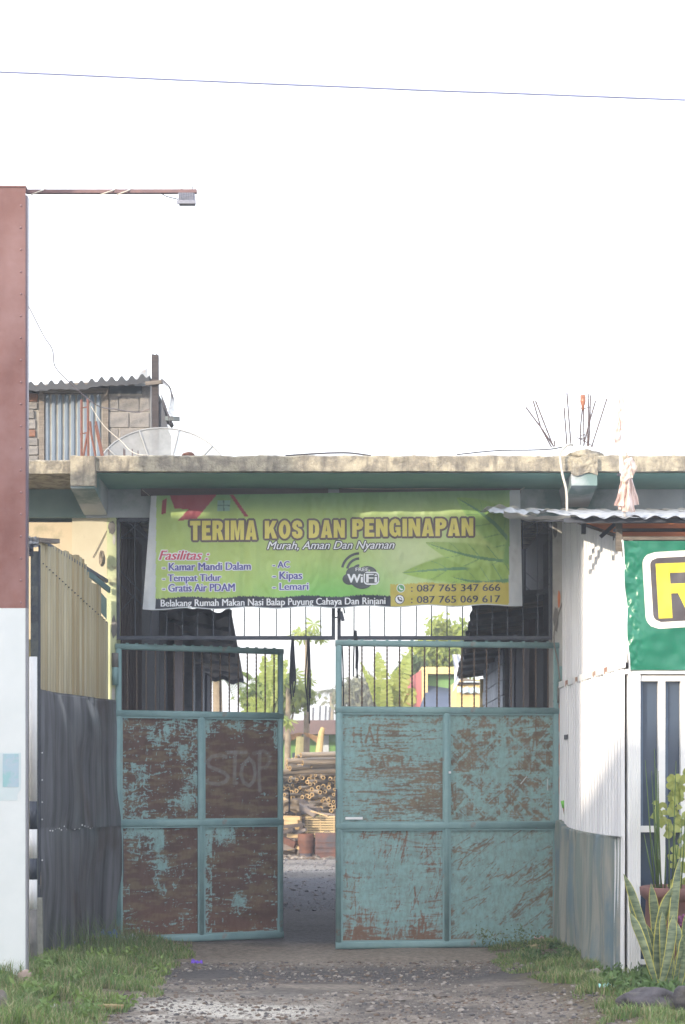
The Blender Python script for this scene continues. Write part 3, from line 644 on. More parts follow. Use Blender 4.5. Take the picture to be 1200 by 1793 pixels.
GL = {'T': (.72, [[(0,1),(.72,1),(.72,.76),(.51,.76),(.51,0),(.21,0),(.21,.76),(0,.76)]]),
 'E': (.62, [[(0,1),(.60,1),(.60,.77),(.29,.77),(.29,.62),(.55,.62),(.55,.40),(.29,.40),(.29,.23),(.62,.23),(.62,0),(0,0)]]),
 'R': (.76, [[(0,0),(0,1),(.42,1),(.6,.96),(.7,.85),(.71,.70),(.67,.56),(.56,.48),(.64,.38),(.76,0),(.44,0),(.36,.36),(.29,.38),(.29,0)], [(.29,.79),(.36,.79),(.41,.77),(.43,.70),(.42,.62),(.36,.58),(.29,.58)]]),
 'I': (.29, [[(0,0),(0,1),(.29,1),(.29,0)]]),
 'M': (.92, [[(0,0),(0,1),(.36,1),(.46,.42),(.56,1),(.92,1),(.92,0),(.66,0),(.66,.62),(.54,0),(.38,0),(.26,.62),(.26,0)]]),
 'A': (.78, [[(0,0),(.24,1),(.54,1),(.78,0),(.48,0),(.455,.17),(.32,.17),(.30,0)], [(.345,.37),(.435,.37),(.39,.72)]]),
 'K': (.82, [[(0,0),(0,1),(.29,1),(.29,.62),(.50,1),(.80,1),(.56,.58),(.82,0),(.50,0),(.37,.36),(.29,.24),(.29,0)]]),
 'O': (.78, [[(.39+.39*math.cos(a), .5+.52*math.sin(a)) for a in np.linspace(0, 2*math.pi, 21)[:-1]], [(.39+.11*math.cos(a), .5+.29*math.sin(a)) for a in np.linspace(2*math.pi, 0, 15)[:-1]]]),
 'D': (.72, [[(0,0),(0,1),(.36,1),(.56,.94),(.68,.78),(.72,.5),(.68,.22),(.56,.06),(.36,0)], [(.29,.23),(.37,.25),(.42,.34),(.42,.66),(.37,.75),(.29,.77)]]),
 'N': (.76, [[(0,0),(0,1),(.28,1),(.50,.52),(.50,1),(.76,1),(.76,0),(.50,0),(.26,.52),(.26,0)]]),
 'P': (.71, [[(0,0),(0,1),(.42,1),(.6,.95),(.71,.82),(.71,.60),(.6,.46),(.42,.40),(.29,.40),(.29,0)], [(.29,.78),(.36,.78),(.42,.74),(.42,.65),(.36,.61),(.29,.61)]]),
 'G': (.76, [[(.72,.64),(.70,.80),(.60,.94),(.40,1.02),(.18,.94),(.04,.76),(0,.5),(.04,.24),(.18,.06),(.38,-.02),(.50,.04),(.56,.12),(.60,.02),(.74,.02),(.74,.54),(.40,.54),(.40,.34),(.48,.34),(.46,.24),(.38,.21),(.31,.28),(.29,.5),(.31,.72),(.38,.79),(.44,.74),(.45,.64)]]),
 'S': (.70, [[(.68,.66),(.66,.84),(.54,.97),(.36,1.02),(.16,.97),(.03,.84),(.02,.66),(.12,.52),(.34,.43),(.41,.35),(.40,.26),(.34,.22),(.28,.27),(.27,.37),(0,.37),(.02,.17),(.15,.03),(.35,-.02),(.56,.03),(.69,.16),(.70,.36),(.61,.50),(.38,.61),(.30,.68),(.30,.76),(.35,.80),(.40,.75),(.41,.66)]])}
def glyph_mesh(s, off):
    cu = bpy.data.curves.new('g', 'CURVE'); cu.dimensions = '2D'; cu.fill_mode = 'BOTH'; cu.offset = off; x = 0
    for ch in s:
        w_, cs_ = GL[ch]
        for c in cs_:
            sp_ = cu.splines.new('POLY'); sp_.points.add(len(c)-1); sp_.use_cyclic_u = True
            for i, (a, b_) in enumerate(c): sp_.points[i].co = (x+a, b_, 0, 1)
        x += w_+.07
    o = bpy.data.objects.new('g', cu); COL.objects.link(o); bpy.context.view_layer.update()
    dg = bpy.context.evaluated_depsgraph_get(); me = bpy.data.meshes.new_from_object(o.evaluated_get(dg))
    v = [tuple(q.co[:2]) for q in me.vertices]; f = [tuple(p.vertices) for p in me.polygons]; bpy.data.objects.remove(o); bpy.data.meshes.remove(me); bpy.data.curves.remove(cu); return v, f
title = [('TERIMA', 333, 450, 912, 946, -.0), ('KOS', 464, 530, 912, 943, 0), ('DAN', 541, 604, 911, 942, 0), ('PENGINAPAN', 617, 829, 909, 940, 0)]
for s, a, b_, yt, yb_, ri in title:
    put_text(s, a, b_, yt, yb_, brn, 0, 0, 1, bt, extra=.115, rise=-.008, glyph=True); put_text(s, a, b_, yt, yb_, yel, 0, 0, 3.2, bt, rise=-.008, glyph=True)
s = 'Murah, Aman Dan Nyaman'
put_text(s, 468, 691, 948, 962, drk, .01, .32, 1, bt, extra=.085, rise=-.006); put_text(s, 468, 691, 948, 962, wht, .01, .32, 2, bt, rise=-.006)
put_text('Fasilitas :', 279, 366, 964, 980, wht, .02, .3, 1, bt, extra=.08); put_text('Fasilitas :', 279, 366, 964, 980, redp, .025, .3, 2, bt)
for s, a, b_, yt, yb_ in [('- Kamar Mandi Dalam', 285, 439, 986, 999), ('- Tempat Tidur', 285, 387, 1006, 1018), ('- Gratis Air PDAM', 285, 411, 1023, 1036), ('- AC', 478, 507, 983, 994), ('- Kipas', 478, 529, 1001, 1014), ('- Lemari', 478, 540, 1021, 1033)]:
    put_text(s, a, b_, yt, yb_, wht, .028, 0, 1, bt, extra=.085, rise=-.01); put_text(s, a, b_, yt, yb_, pur, .03, 0, 2, bt, rise=-.01)
put_text('Belakang Rumah Makan Nasi Balap Puyung Cahaya Dan Rinjani', 282, 675, 1050, 1062, wht, .022, 0, 1, bt, rise=-.011)
put_text(': 087 765 347 666', 720, 876, 1024, 1036, drk, .02, 0, 1, bt, rise=-.01); put_text(': 087 765 069 617', 720, 876, 1044, 1056, drk, .02, 0, 1, bt, rise=-.01)
def disc(cx, cy, rx, ry, mat, lay, name, n=22, a0=0, a1=360):
    m = MB(); pts = [BP(cx, cy, lay)]+[BP(cx+rx*math.cos(R(a)), cy-ry*math.sin(R(a)), lay) for a in np.linspace(a0, a1, n)]
    m.add(pts, [(0, i+1, i+2) if False else (0, i+1, i+2) for i in range(n-1)]); return m.build(name, mat, bt)
def arc(cx, cy, r, wd, a0, a1, mat, lay, name='logo_arc', n=14):
    m = MB(); m.grid(lambda u, v: BP(cx+(r-wd/2+wd*v)*math.cos(R(a0+(a1-a0)*u)), cy-(r-wd/2+wd*v)*math.sin(R(a0+(a1-a0)*u)), lay), n, 1); return m.build(name, mat, bt)
def rrect(x0, x1, y0, y1, r, mat, lay, name, fn=BP, parent=None, n=6):
    pts = []
    for cx, cy, a in ((x1-r, y0+r, 90), (x0+r, y0+r, 180), (x0+r, y1-r, 270), (x1-r, y1-r, 360)):
        for q in range(n+1): aa = R(a-90+90*q/n) if False else R((a-90)+90*q/n); pts.append((cx+r*math.cos(aa), cy-r*math.sin(aa)))
    m = MB(); c = fn((x0+x1)/2, (y0+y1)/2, lay); P3 = [c]+[fn(x, y, lay) for x, y in pts]; n_ = len(pts)
    m.add(P3, [(0, i+1, (i+1) % n_+1) for i in range(n_)]); return m.build(name, mat, parent or bt)
cloudm = flat('print_cloud', S(76,86,92))
for i, (cx, cy, rx, ry) in enumerate([(632,1013,26,14), (622,1004,16,12), (643,1003,17,12), (612,1014,12,10), (652,1014,13,10), (634,1019,18,12)]): disc(cx, cy, rx, ry, cloudm, 1+i*.12, 'logo_cloud')
rrect(637, 664, 1001, 1024, 7, wht, 2, 'logo_box'); rrect(639, 662, 1003.5, 1021.5, 5, cloudm, 2.4, 'logo_box')
put_text('Wi', 609, 635, 1005, 1020, wht, .035, 0, 3, bt, name='logo_lettering'); put_text('Fi', 642, 660, 1005, 1020, wht, .03, 0, 3.4, bt, name='logo_lettering')
put_text('FREE', 623, 645, 994, 1000, wht, .01, 0, 3, bt, name='logo_lettering')
for r_ in (13, 22, 31): arc(630, 1003 if r_ < 20 else 1000, r_, 4.2, 92, 168, cloudm, 1.5)
disc(702, 1030, 7.5, 7.5, wht, 1, 'logo_disc'); disc(702, 1030, 6.2, 6.2, flat('print_phone_green', S(92,160,110)), 1.5, 'logo_disc'); arc(704, 1028, 4.2, 2.2, 165, 290, wht, 2, 'handset_mark')
disc(700, 1049.5, 8.5, 8.5, drk, 1, 'logo_disc'); disc(700, 1049.5, 7.3, 7.3, wht, 1.5, 'logo_disc'); arc(703, 1046.5, 5.5, 2.8, 165, 290, drk, 2, 'handset_mark'); arc(700, 1050, 4, 1.2, 0, 90, drk, 2, 'handset_mark')
for (a, b_) in (((262,868),(250,858)), ((911,858),(925,850))):
    MB().tube([P(*a, YB), P(*b_, YB+.1)], .003, 5).build('tie_cord', cablew, bt)

# ------------------------------------------------------------------ cables
def cable(pts, r, mat, lab, par=None, name='cable'):
    # smooth the path
    pts = [Vector(p) for p in pts]; q = []
    for i in range(len(pts)-1):
        p0, p1, p2, p3 = pts[max(i-1, 0)], pts[i], pts[i+1], pts[min(i+2, len(pts)-1)]
        for k in range(6):
            t = k/6; q.append(.5*((2*p1)+(-p0+p2)*t+(2*p0-5*p1+4*p2-p3)*t*t+(-p0+3*p1-3*p2+p3)*t**3))
    q.append(pts[-1]); o = MB().tube(q, r, 6).build(name, mat, par, True)
    if par is None: tag(o, lab, 'cable')
    return o
cable([P(-300, 116, 11), P(0, 126, 11), P(300, 139.4, 11), P(480, 147.2, 11), P(600, 152.0, 11), P(780, 159.6, 11), P(900, 163.6, 11), P(1200, 175, 11), P(1500, 185, 11)], .0055, cableb, 'thin power line crossing the white sky above everything')
cable([P(x, y, 15.95) for x, y in ((205,853),(300,850),(430,853),(560,852),(640,856),(760,855),(880,850),(980,846))], .004, cablew, 'thin white wire running along the soffit above the green banner')
cable([P(x, y, 15.2) for x, y in ((983,800),(985,786),(996,779),(1001,778))]+[P(1003, 778, 15.4)], .009, cablew, 'short white cable bent over the roof slab beside the right rebars') if False else None
cable([P(1003,779,15.3), P(995,779,15.08), P(984,788,15.06), P(981,800,15.07), P(985,830,15.07), P(992,860,15.07), P(993,895,15.07)], .011, cablew, 'white cable dropping from the roof slab to the tin awning')
cable([P(x, y, 15.93) for x, y in ((990,905),(992,960),(992,1010),(988,1045),(975,1085),(970,1120),(977,1160),(981,1190),(992,1210))], .008, M('cable_grey', S(130,128,124)), 'grey wire hanging down the peeling column right of the gate')
cable([P(x, y, 15.25) for x, y in ((500,798),(560,794),(610,793),(650,798))], .008, cablem, 'dark cable lying in a low arch on the roof slab centre')
cable([P(x, y, 15.25) for x, y in ((800,796),(870,789),(930,788),(968,786),(1000,779))], .006, cablem, 'dark cable lying on the slab leading to the right rebars')
cable([P(x, y, 14) for x, y in ((47,530),(60,555),(78,590),(92,612),(96,640),(112,660),(125,672),(150,695),(175,712))]+[P(200,716,15.5), P(240,722,16.6), P(262,716,16.6)], .0045, M('cable_rusty', S(120,110,112)), 'thin twisted wire sagging from the tall signboard to the rooftop post')
cable([P(160,712,15.5), P(182,745,15.5), P(212,772,15.5), P(240,795,15.4), P(300,798,15.4), P(350,800,15.4)], .004, cablew, 'pale thin wire trailing down over the satellite dish')
cable([P(x, y, 12.98) for x, y in ((68,344),(69,370),(62,410),(61,430),(55,448),(50,462))], .002, cablew, 'thin frayed wire hanging under the floodlight arm')
cable([P(x, y, 16.02) for x, y in ((201,845),(197,880),(194,915),(184,935),(174,955),(163,976))], .0035, M('cable_old', S(120,116,112)), 'old wire running down the cream wall at the left bracket')

# ------------------------------------------------------------------ tall signboard with floodlight arm
YP = 13.0
sb = thing('signboard', 'tall signboard with dusty red brown upper half and white lower half', 'signboard', (-2.7, 13, 0))
xr = Xat(45, YP); xl = -3.12; zt2 = Zat(328, YP); zm = Zat(1065, YP)
brownp = M('red_brown_sheet', S(148,100,92), S(130,84,78), 3, .38, .06, 8, c3=S(176,140,138), scale3=1.1, lo3=.42, hi3=.75, stretch=(1,1,.3))
MB().box(xl, xr, YP, YP+.01, zm+.002, zt2).build('upper_panel', brownp, sb)
MB().box(xl, xr, YP-.004, YP+.01, .0, zm).build('lower_panel', M('white_sheet', S(240,244,246), S(230,236,238), 2, .4, .05, 6, c3=S(190,192,188), scale3=1.6, lo3=.6, hi3=.85, stretch3=(1,1,.25)), sb)
MB().box(xr+.001, xr+.014, YP-.004, YP+.06, zm+.001, zt2-.06).build('edge_trim', M('trim_dark', S(104,88,104), S(90,78,92), 3, .4), sb); MB().box(xr+.001, xr+.014, YP-.004, YP+.06, 0, zm).build('edge_trim', M('trim_grey', S(150,150,158), S(136,136,146), 3, .4), sb)
MB().box(xl, xr-.01, YP+.012, YP+.055, 0, zt2-.01).build('core', M('board_core', S(120,104,110)), sb)
MB().box(xl, xr+.004, YP-.006, YP+.06, zt2, zt2+.012).build('top_cap', brownp, sb)
rv = None
for i in range(19):
    p = P(37, 360+i*38.6, YP-.002)
    if rv is None:
        v, f = blob((.009, .006, .009), 1, 1, rough=0); rv = MB().add([(a+p.x, b_+p.y, c+p.z) for a, b_, c in v], f).build('rivet', M('rivet_metal', S(176,140,140)), sb, True)
    else: inst(rv, p, parent=sb)
p0 = P(-8, 1400, YP-.008)
st = MB(); st.grid(lambda u, v: P(-60+97*u-6*(v < .15)*(u > .93), 1402-84*v, YP-.006), 8, 8); st.build('poster_sheet', M('poster_white', S(214,230,234), S(222,232,236), 5), sb)
st = MB(); st.grid(lambda u, v: P(5+28*u, 1378-58*v, YP-.009), 4, 4); st.build('poster_print', M('poster_blue', S(176,206,220), S(196,206,220), 14, c3=S(160,204,210), scale3=9), sb)
st = MB(); st.grid(lambda u, v: P(-55+50*u, 1390-66*v, YP-.009), 4, 4); st.build('poster_print', bpy.data.materials['poster_blue'], sb)
arm = MB().bar(P(46, 336, YP+.05), P(345, 335.5, YP+.05), .035, .026); arm.build('lamp_arm', M('arm_rust', S(116,90,92), S(98,78,86), 12, .7), sb)
for a, b_ in ((176,205), (205,232), (55,80)): MB().tube([P(a, 341, YP+.02), P((a+b_)/2, 336, YP+.0), P(b_, 331, YP+.05)], .005, 5).build('wire_wrap', cablew, sb, True)
fl = thing('floodlight', 'small grey floodlight clamped under the end of the arm', 'floodlight', P(328, 362, YP))
p = P(328, 351, YP+.05)
MB().box(p.x-.06, p.x+.06, p.y-.06, p.y+.03, p.z-.032, p.z+.035).build('housing', M('lamp_grey', S(136,140,158), S(116,122,140), 20, .5, .5, 60), fl)
MB().box(p.x-.07, p.x+.07, p.y-.07, p.y-.055, p.z-.045, p.z-.02).build('lens_rim', bpy.data.materials['lamp_grey'], fl)
m = MB()
for i in range(9): m.box(p.x-.056+i*.0125, p.x-.051+i*.0125, p.y-.068, p.y-.061, p.z-.018, p.z+.038)
m.build('cooling_fin', bpy.data.materials['lamp_grey'], fl, kind='stuff')
for x in (319, 337): MB().tube([P(x, 325, YP+.05), P(x, 345, YP+.05)], .004, 6).build('clamp_bolt', cablem, fl)
MB().tube([P(283, 339, YP+.05), P(292, 344, YP+.05), P(312, 349, YP+.05)], .004, 6).build('lead', cablem, fl, True)

# ------------------------------------------------------------------ rooftop hut
YH = 18.0; zr = zt
hut = thing('rooftop_hut', 'small block hut with corrugated tin roof standing on the slab', 'hut', (Xat(160, YH), YH, zr))
MB().box(Xat(-20, YH), Xat(264, YH), YH-.014, YH+2.2, zr, Zat(690, YH)).build('core_wall', M('pale_mortar', S(150,148,144), S(126,124,122), 9), hut)
bm = bmesh.new(); bmesh.ops.create_cube(bm, size=1); bmesh.ops.bevel(bm, geom=bm.edges[:], offset=.04, segments=1, affect='EDGES')
BV = [v.co[:] for v in bm.verts]; BF = [tuple(x.index for x in f.verts) for f in bm.faces]; bm.free()
def block_mesh(name, dims, at, mat, par):
    return MB().add([(a*dims[0]+at[0], b_*dims[1]+at[1], c*dims[2]+at[2]) for a, b_, c in BV], BF).build(name, mat, par)
first = {}
def put_block(key, name, dims, at, mat, par, rot=(0, 0, 0)):
    k = (key, par.name)
    if k not in first: first[k] = block_mesh(name, dims, at, mat, par); first[k].rotation_euler = rot; first[k+('d',)] = dims; return first[k]
    d0 = first[k+('d',)]; return inst(first[k], at, rot, (dims[0]/d0[0], dims[1]/d0[1], dims[2]/d0[2]), par)
rr = random.Random(3)
for r_ in range(-2, 4):          # block courses right of the door
    y1 = 722+28*r_ if r_ >= 0 else 722+28*r_
    for (x0, x1) in ([(191,226),(228,262)] if r_ % 2 else [(191,208),(210,244),(246,262)]):
        ya, yb_ = 695+28*(r_+0), 695+28*(r_+1)-2
        if ya < 690: continue
        A, B = P(x0, yb_, YH), P(x1, ya, YH); put_block('b', 'block', (B.x-A.x, .05, B.z-A.z), ((A.x+B.x)/2, YH+.0+rr.uniform(-.004,.004), (A.z+B.z)/2), blocks, hut, (0, rr.uniform(-.01, .01), 0))
for r_ in range(4, 7):
    for (x0, x1) in ([(191,226),(228,262)] if r_ % 2 else [(191,208),(210,244),(246,262)]):
        ya, yb_ = 695+28*r_, 695+28*(r_+1)-2
        A, B = P(x0, yb_, YH), P(x1, ya, YH); put_block('b', 'block', (B.x-A.x, .05, B.z-A.z), ((A.x+B.x)/2, YH+.0+rr.uniform(-.004,.004), (A.z+B.z)/2), blocks, hut)
ya = 690; i = 0
while ya < 870:
    h = rr.uniform(10, 18); x1 = rr.uniform(60, 68); A, B = P(40, ya+h-2, YH), P(x1, ya, YH)
    mt = brickred if i in (0, 4) else blocks
    put_block('c' if mt is brickred else 'b', 'brick' if mt is brickred else 'block', (B.x-A.x, .06, B.z-A.z), ((A.x+B.x)/2, YH-.01+rr.uniform(-.01, .01), (A.z+B.z)/2), mt, hut, (0, rr.uniform(-.04, .04), 0)); ya += h; i += 1
MB().box(Xat(191, YH), Xat(249, YH), YH-.012, YH+.012, Zat(691, YH), Zat(675, YH)).build('dark_gap', M('gap_dark', S(62,74,86)), hut)
MB().box(Xat(249, YH)+.002, Xat(264, YH), YH-.02, YH+.1, Zat(694, YH), Zat(672, YH)).build('block', blocks, hut)
MB().box(Xat(70, YH), Xat(79, YH), YH-.05, YH+.01, zr, Zat(690, YH)).build('door_frame', wood, hut)
MB().box(Xat(181, YH), Xat(191, YH), YH-.05, YH+.01, zr, Zat(682, YH)).build('door_frame', wood, hut)
MB().bar(P(70, 685, YH-.03), P(190, 684, YH-.03), .05, .04).build('door_frame', wood, hut)
m = MB(); corr(m, P(80, 880, YH-.02), P(181, 880, YH-.02), P(181, 692, YH-.02), P(80, 692, YH-.02), 9, .012, 3); o = m.build('tin_door', M('tin_door_blue', S(146,164,176), S(120,138,154), 2, .45, .05), hut, True)
m = MB()
for i in range(9):
    x = 80+101*(i+.12)/9; m.box(Xat(x, YH), Xat(x+4.4, YH), YH-.037, YH-.035, zr, Zat(692, YH))
m.build('door_stripe', M('stripe_dark', S(100,116,136), S(90,104,124), 2, .5), hut, kind='stuff')
for a, b_, nm in (((52,678),(262,668),'rafter_beam'), ((190,672),(285,669),'rafter_beam')):
    MB().bar(P(*a, YH-.08), P(*b_, YH-.08), .05, .035).build(nm, wood, hut)
# corrugated roof, ribs run front to back; front edge sags
m = MB()
def roof_fn(u, v):
    px = -20+282*u; e = 662 if px < 150 else 662-(px-150)*.12; Y = YH-.25+2.6*v
    p = P(px, e+8, YH-.25); return Vector((p.x, Y, p.z+.055*math.sin(u*16*2*math.pi)*.45-.16*v*0+.0-.0*v+(.03*mnoise.noise(Vector((u*5, 0, 0))))+.02*v))
m.grid(roof_fn, 160, 6)
tinhut = M('hut_roof_tin', S(44,50,60), S(56,60,68), 4, .7); m.build('roof_sheet', tinhut, hut, True)
m = MB(); m.grid(lambda u, v: roof_fn(u, 0)+Vector((0, -.012-.0*v, -.07*v-.02*v*math.sin(u*16*2*math.pi))), 160, 2); m.build('roof_edge', tinhut, hut, True)
m = MB().add([P(236, 676, YH-.2), P(262, 676, YH-.2), P(258, 644, YH-.1), P(238, 655, YH-.1), P(236,676,YH+.1), P(262,676,YH+.1), P(258,644,YH+.2), P(238,655,YH+.2)], [(0,1,2,3),(1,5,6,2),(5,4,7,6),(4,0,3,7),(3,2,6,7)]); m.build('ridge_piece', tinpale, hut)
pt = thing('rooftop_post', 'dark weathered timber post leaning beside the rooftop hut', 'post', P(272, 800, 17.5))
m = MB().bar(P(273, 880, 17.5), P(272, 622, 17.5), .068, .06); m.build('post', darkwood, pt)
m = MB()
for i in range(5): m.tube([P(267+i*2.4, 626, 17.5+.01*(i % 2)), P(266.5+i*2.6, 618+(i*37 % 5), 17.5)], [.010, .003], 5)
m.build('splintered_top', darkwood, pt)
MB().bar(P(255, 672, 17.45), P(285, 669, 17.45), .04, .035).build('cross_piece', wood, pt)
m = MB().add([P(279, 706, 17.5), P(284, 705, 17.5), P(295, 750, 17.5), P(279, 750, 17.5), P(279, 706, 17.6), P(284, 705, 17.6), P(295, 750, 17.6), P(279, 750, 17.6)], [(0,1,2,3),(4,7,6,5),(0,4,5,1),(1,5,6,2),(2,6,7,3)]); m.build('brace', tindark, pt)
MB().bar(P(290, 733, 17.5), P(315, 733.5, 17.5), .035, .04).build('stub_arm', M('grey_stub', S(110,120,124)), pt)
for i in range(5):
    a = i*.6; pts = [P(282, 662+i*2, 17.4), P(295+3*math.sin(a), 675+4*i*.3, 17.4), P(305-i*1.5, 700, 17.4), P(303-i*2.2, 725, 17.4), P(299-i*1.7, 745-i*7, 17.4), P(292-i, 715, 17.4), P(282, 690, 17.4)]
    cable(pts, .0035, cablem, '', pt, 'wire_loop')
# satellite dish
ds = thing('satellite_dish', 'large grey mesh satellite dish lying on the roof slab', 'satellite dish', P(285, 810, 16.6))
dm = M('dish_mesh', S(160,166,172), S(140,146,152), 12, .6, alpha=.6)
ctr = P(284, 832, 16.7); RD = (380-183)/2/F*16.7*1.16; M3 = Matrix.Rotation(R(7), 3, 'Y') @ Matrix.Rotation(R(56), 3, 'X')
def dish_pt(r_, a): return ctr+M3 @ Vector((r_*math.cos(a)*RD, r_*math.sin(a)*RD, .30*RD*(r_*r_-1)*-1*-1))
m = MB(); m.grid(lambda u, v: dish_pt(.06+.94*v, u*2*math.pi), 64, 10); m.build('dish_surface', dm, ds, True)
dr = M('dish_rib', S(150,154,158), S(130,134,140), 6, .5)
MB().tube([dish_pt(1, i/64*2*math.pi) for i in range(65)], .009, 6).build('rim', dr, ds, True)
for i in range(10): MB().tube([dish_pt(k/8, i*2*math.pi/10+.2)+Vector((0, -.01, 0)) for k in range(9)], .008, 6).build('rib', dr, ds, True)
MB().tube([dish_pt(.55, i/48*2*math.pi) for i in range(49)], .007, 6).build('ring', dr, ds, True)
MB().tube([dish_pt(.05, 0), P(325, 797, 15.9)], .012, 6).build('feed_arm', rustreb, ds)
m = MB(); v, f = blob((.06, .04, .03), 5); p = P(330, 797, 15.9); m.add([(a+p.x, b_+p.y, c+p.z) for a, b_, c in v], f); m.build('feed_head', rust, ds)

# ------------------------------------------------------------------ left side fence
lf = thing('side_fence', 'side fence of yellowed corrugated sheet above dented dark metal, left of gate', 'fence', (-2.3, 15.2, 0))
A0 = Vector((Xat(68, 14.3), 14.3, 0)); A1 = Vector((Xat(189, 16.0), 15.97, 0))
def FL(u, z, off=0):
    d = (A1-A0); n = Vector((d.y, -d.x, 0)).normalized(); p = A0+d*u; return Vector((p.x, p.y, z))+n*off
m = MB(); NS = 27; cols = []; K = 6
def topz(u):
    if u > .72: return 3.24-.0*u if u < .86 else 2.97-(.0 if u < .88 else (u-.88)*.5)
    if u > .60: return 3.43-(u-.60)*1.6
    return 3.43+.01*math.sin(u*40)
vs_ = []; cs = []; fs_ = []; r2 = random.Random(9); nv = 14
for i in range(NS*K+1):
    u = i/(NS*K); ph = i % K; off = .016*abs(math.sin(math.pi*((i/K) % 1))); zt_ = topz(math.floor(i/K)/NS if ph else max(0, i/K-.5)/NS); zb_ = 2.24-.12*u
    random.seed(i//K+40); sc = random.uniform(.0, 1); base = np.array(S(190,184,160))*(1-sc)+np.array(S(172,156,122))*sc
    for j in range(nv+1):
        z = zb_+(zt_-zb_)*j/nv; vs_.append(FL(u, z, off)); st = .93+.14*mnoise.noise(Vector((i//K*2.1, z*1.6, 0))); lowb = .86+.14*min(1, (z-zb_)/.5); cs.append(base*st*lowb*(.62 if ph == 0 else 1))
for i in range(NS*K):
    for j in range(nv): fs_.append((i*(nv+1)+j, (i+1)*(nv+1)+j, (i+1)*(nv+1)+j+1, i*(nv+1)+j+1))
random.seed(7)
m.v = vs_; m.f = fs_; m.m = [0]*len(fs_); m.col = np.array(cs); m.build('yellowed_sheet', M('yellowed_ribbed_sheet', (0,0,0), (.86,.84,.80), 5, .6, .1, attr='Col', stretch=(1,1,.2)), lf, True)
nl = None
for i in range(22):
    u = .03+i*.044; p = FL(u, 3.27-.36*u-.12*math.sin(u*3)*0, .02)
    if nl is None: v, f = blob((.007, .007, .007), 1, 1, rough=0); nl = MB().add([(a+p.x, b_+p.y, c+p.z) for a, b_, c in v], f).build('nail', blackm, lf)
    else: inst(nl, p, parent=lf)
MB().bar(FL(.02, 3.455, -.01), FL(.99, 3.30, .0), .03, .03).build('top_rail', greypost, lf)
MB().bar(FL(.55, 3.36, -.01), FL(1.0, 3.22, .02), .02, .05).build('top_rail', M('rail_teal', S(110,140,144)), lf)
MB().add([FL(.86, 3.20, .0), FL(.99, 3.14, 0), FL(.99, 2.95, 0), FL(.86, 3.02, 0)], [(0,1,2,3)]).build('teal_scrap', M('scrap_teal', S(140,164,160), S(126,150,148)), lf)
# dented dark sheets
dks = M('dented_dark_metal', S(122,124,132), S(56,58,64), 3.4, .34, .1, 5, stretch=(3,3,.14), lo=.36, hi=.66, c3=S(84,70,64), scale3=1.6, lo3=.56, hi3=.72, stretch3=(1,1,.5), metal=.25)  # pale and dark streaks put the metal's vertical sheen into the colour
def dent(z0, z1, seed, name, bul=.05):
    m = MB()
    def fn(u, v):
        z = z0+(z1-z0)*v; o = .035+1.0*bul*(mnoise.noise(Vector((u*1.8+seed+z*.5, z*1.1, seed)))+.5*mnoise.noise(Vector((u*4, z*2.1, seed+2))))+.022*mnoise.noise(Vector((u*11+z*.9, z*.7, 3+seed)))+.006*mnoise.noise(Vector((u*20, z*1.1, seed)))+.03*abs(mnoise.noise(Vector((u*3.3+z*.8, z*1.6, seed+8))))
        if u < .12: o -= .03*(.12-u)/.12
        uu = u*(1.11+.03*mnoise.noise(Vector((0, z*2.2, seed))))-.01
        if u > .72: o += .085*((u-.72)/.28)**1.2*(1+.35*mnoise.noise(Vector((5, z*2, 0))))
        return FL(uu, z-(.12*u if v > .99 and z1 > 2 else 0)*(1), o)
    m.grid(fn, 70, 60); return m.build(name, dks, lf, True)
dent(1.085, 2.245, 1.5, 'dark_sheet', .05); dent(-.02, 1.11, 7.3, 'dark_sheet', .055)
nl2 = None
for i in range(26):
    u = .08+.9*i/26+random.uniform(-.006, .006); p = FL(u, 1.10+.02*random.uniform(-1, 1), .055+.03*mnoise.noise(Vector((u*1.8+1.5, 1.2, 1.5))))
    if nl2 is None: v, f = blob((.007, .007, .007), 1, 1, rough=0); nl2 = MB().add([(a+p.x, b_+p.y, c+p.z) for a, b_, c in v], f).build('rivet', whitep, lf)
    else: inst(nl2, p, parent=lf)
for z in (1.72, 1.5, 1.32, 1.18, .85): inst(nl2, FL(.0, z, .03), parent=lf)
# corner post of stacked mossy wood, and cap rags
MB().bar((Xat(60, 14.25), 14.3, -.05), (Xat(60, 14.25), 14.3, 3.35), .06, .08).build('corner_post', M('mossy_post', S(70,80,88), S(100,104,100), 9, .95, .6, c3=S(56,60,72), scale3=3), lf)
MB().bar((Xat(69.5, 14.28), 14.28, .0), (Xat(69.5, 14.28), 14.28, 3.40), .012, .04).build('angle_iron', blackm, lf)
MB().bar(P(66, 946, 14.3), P(101, 948, 14.45), .06, .035).build('timber_stub', wood, lf)
m = MB(); m.grid(lambda u, v: P(50+18*u, 940+18*v, 14.25+.04*mnoise.noise(Vector((u*4, v*4, 1))))+Vector((0, 0, .03*mnoise.noise(Vector((u*5, v*5, 3))))), 8, 8); m.build('tin_scrap', tinpale, lf, True)
m = MB(); m.grid(lambda u, v: P(51+8*u, 952+22*v, 14.22+.03*mnoise.noise(Vector((u*4, v*6, 8)))), 5, 8); m.build('dark_rag', blackm, lf, True)
# wooden knot on the wall
t = tag(MB().add(*blob((.04, .04, .09), 9)).build('x', darkwood), 'x', 'x'); bpy.data.objects.remove(t)
v, f = blob((.028, .03, .07), 9, rough=.9); p = P(178, 976, 15.9); tag(MB().add([(a+p.x, b_+p.y, c+p.z) for a, b_, c in v], f).build('wood_knot', M('knotty_wood', S(150,140,124), S(90,84,78), 20)), 'gnarled wood lump wedged on top of the left fence by the column', 'wood')

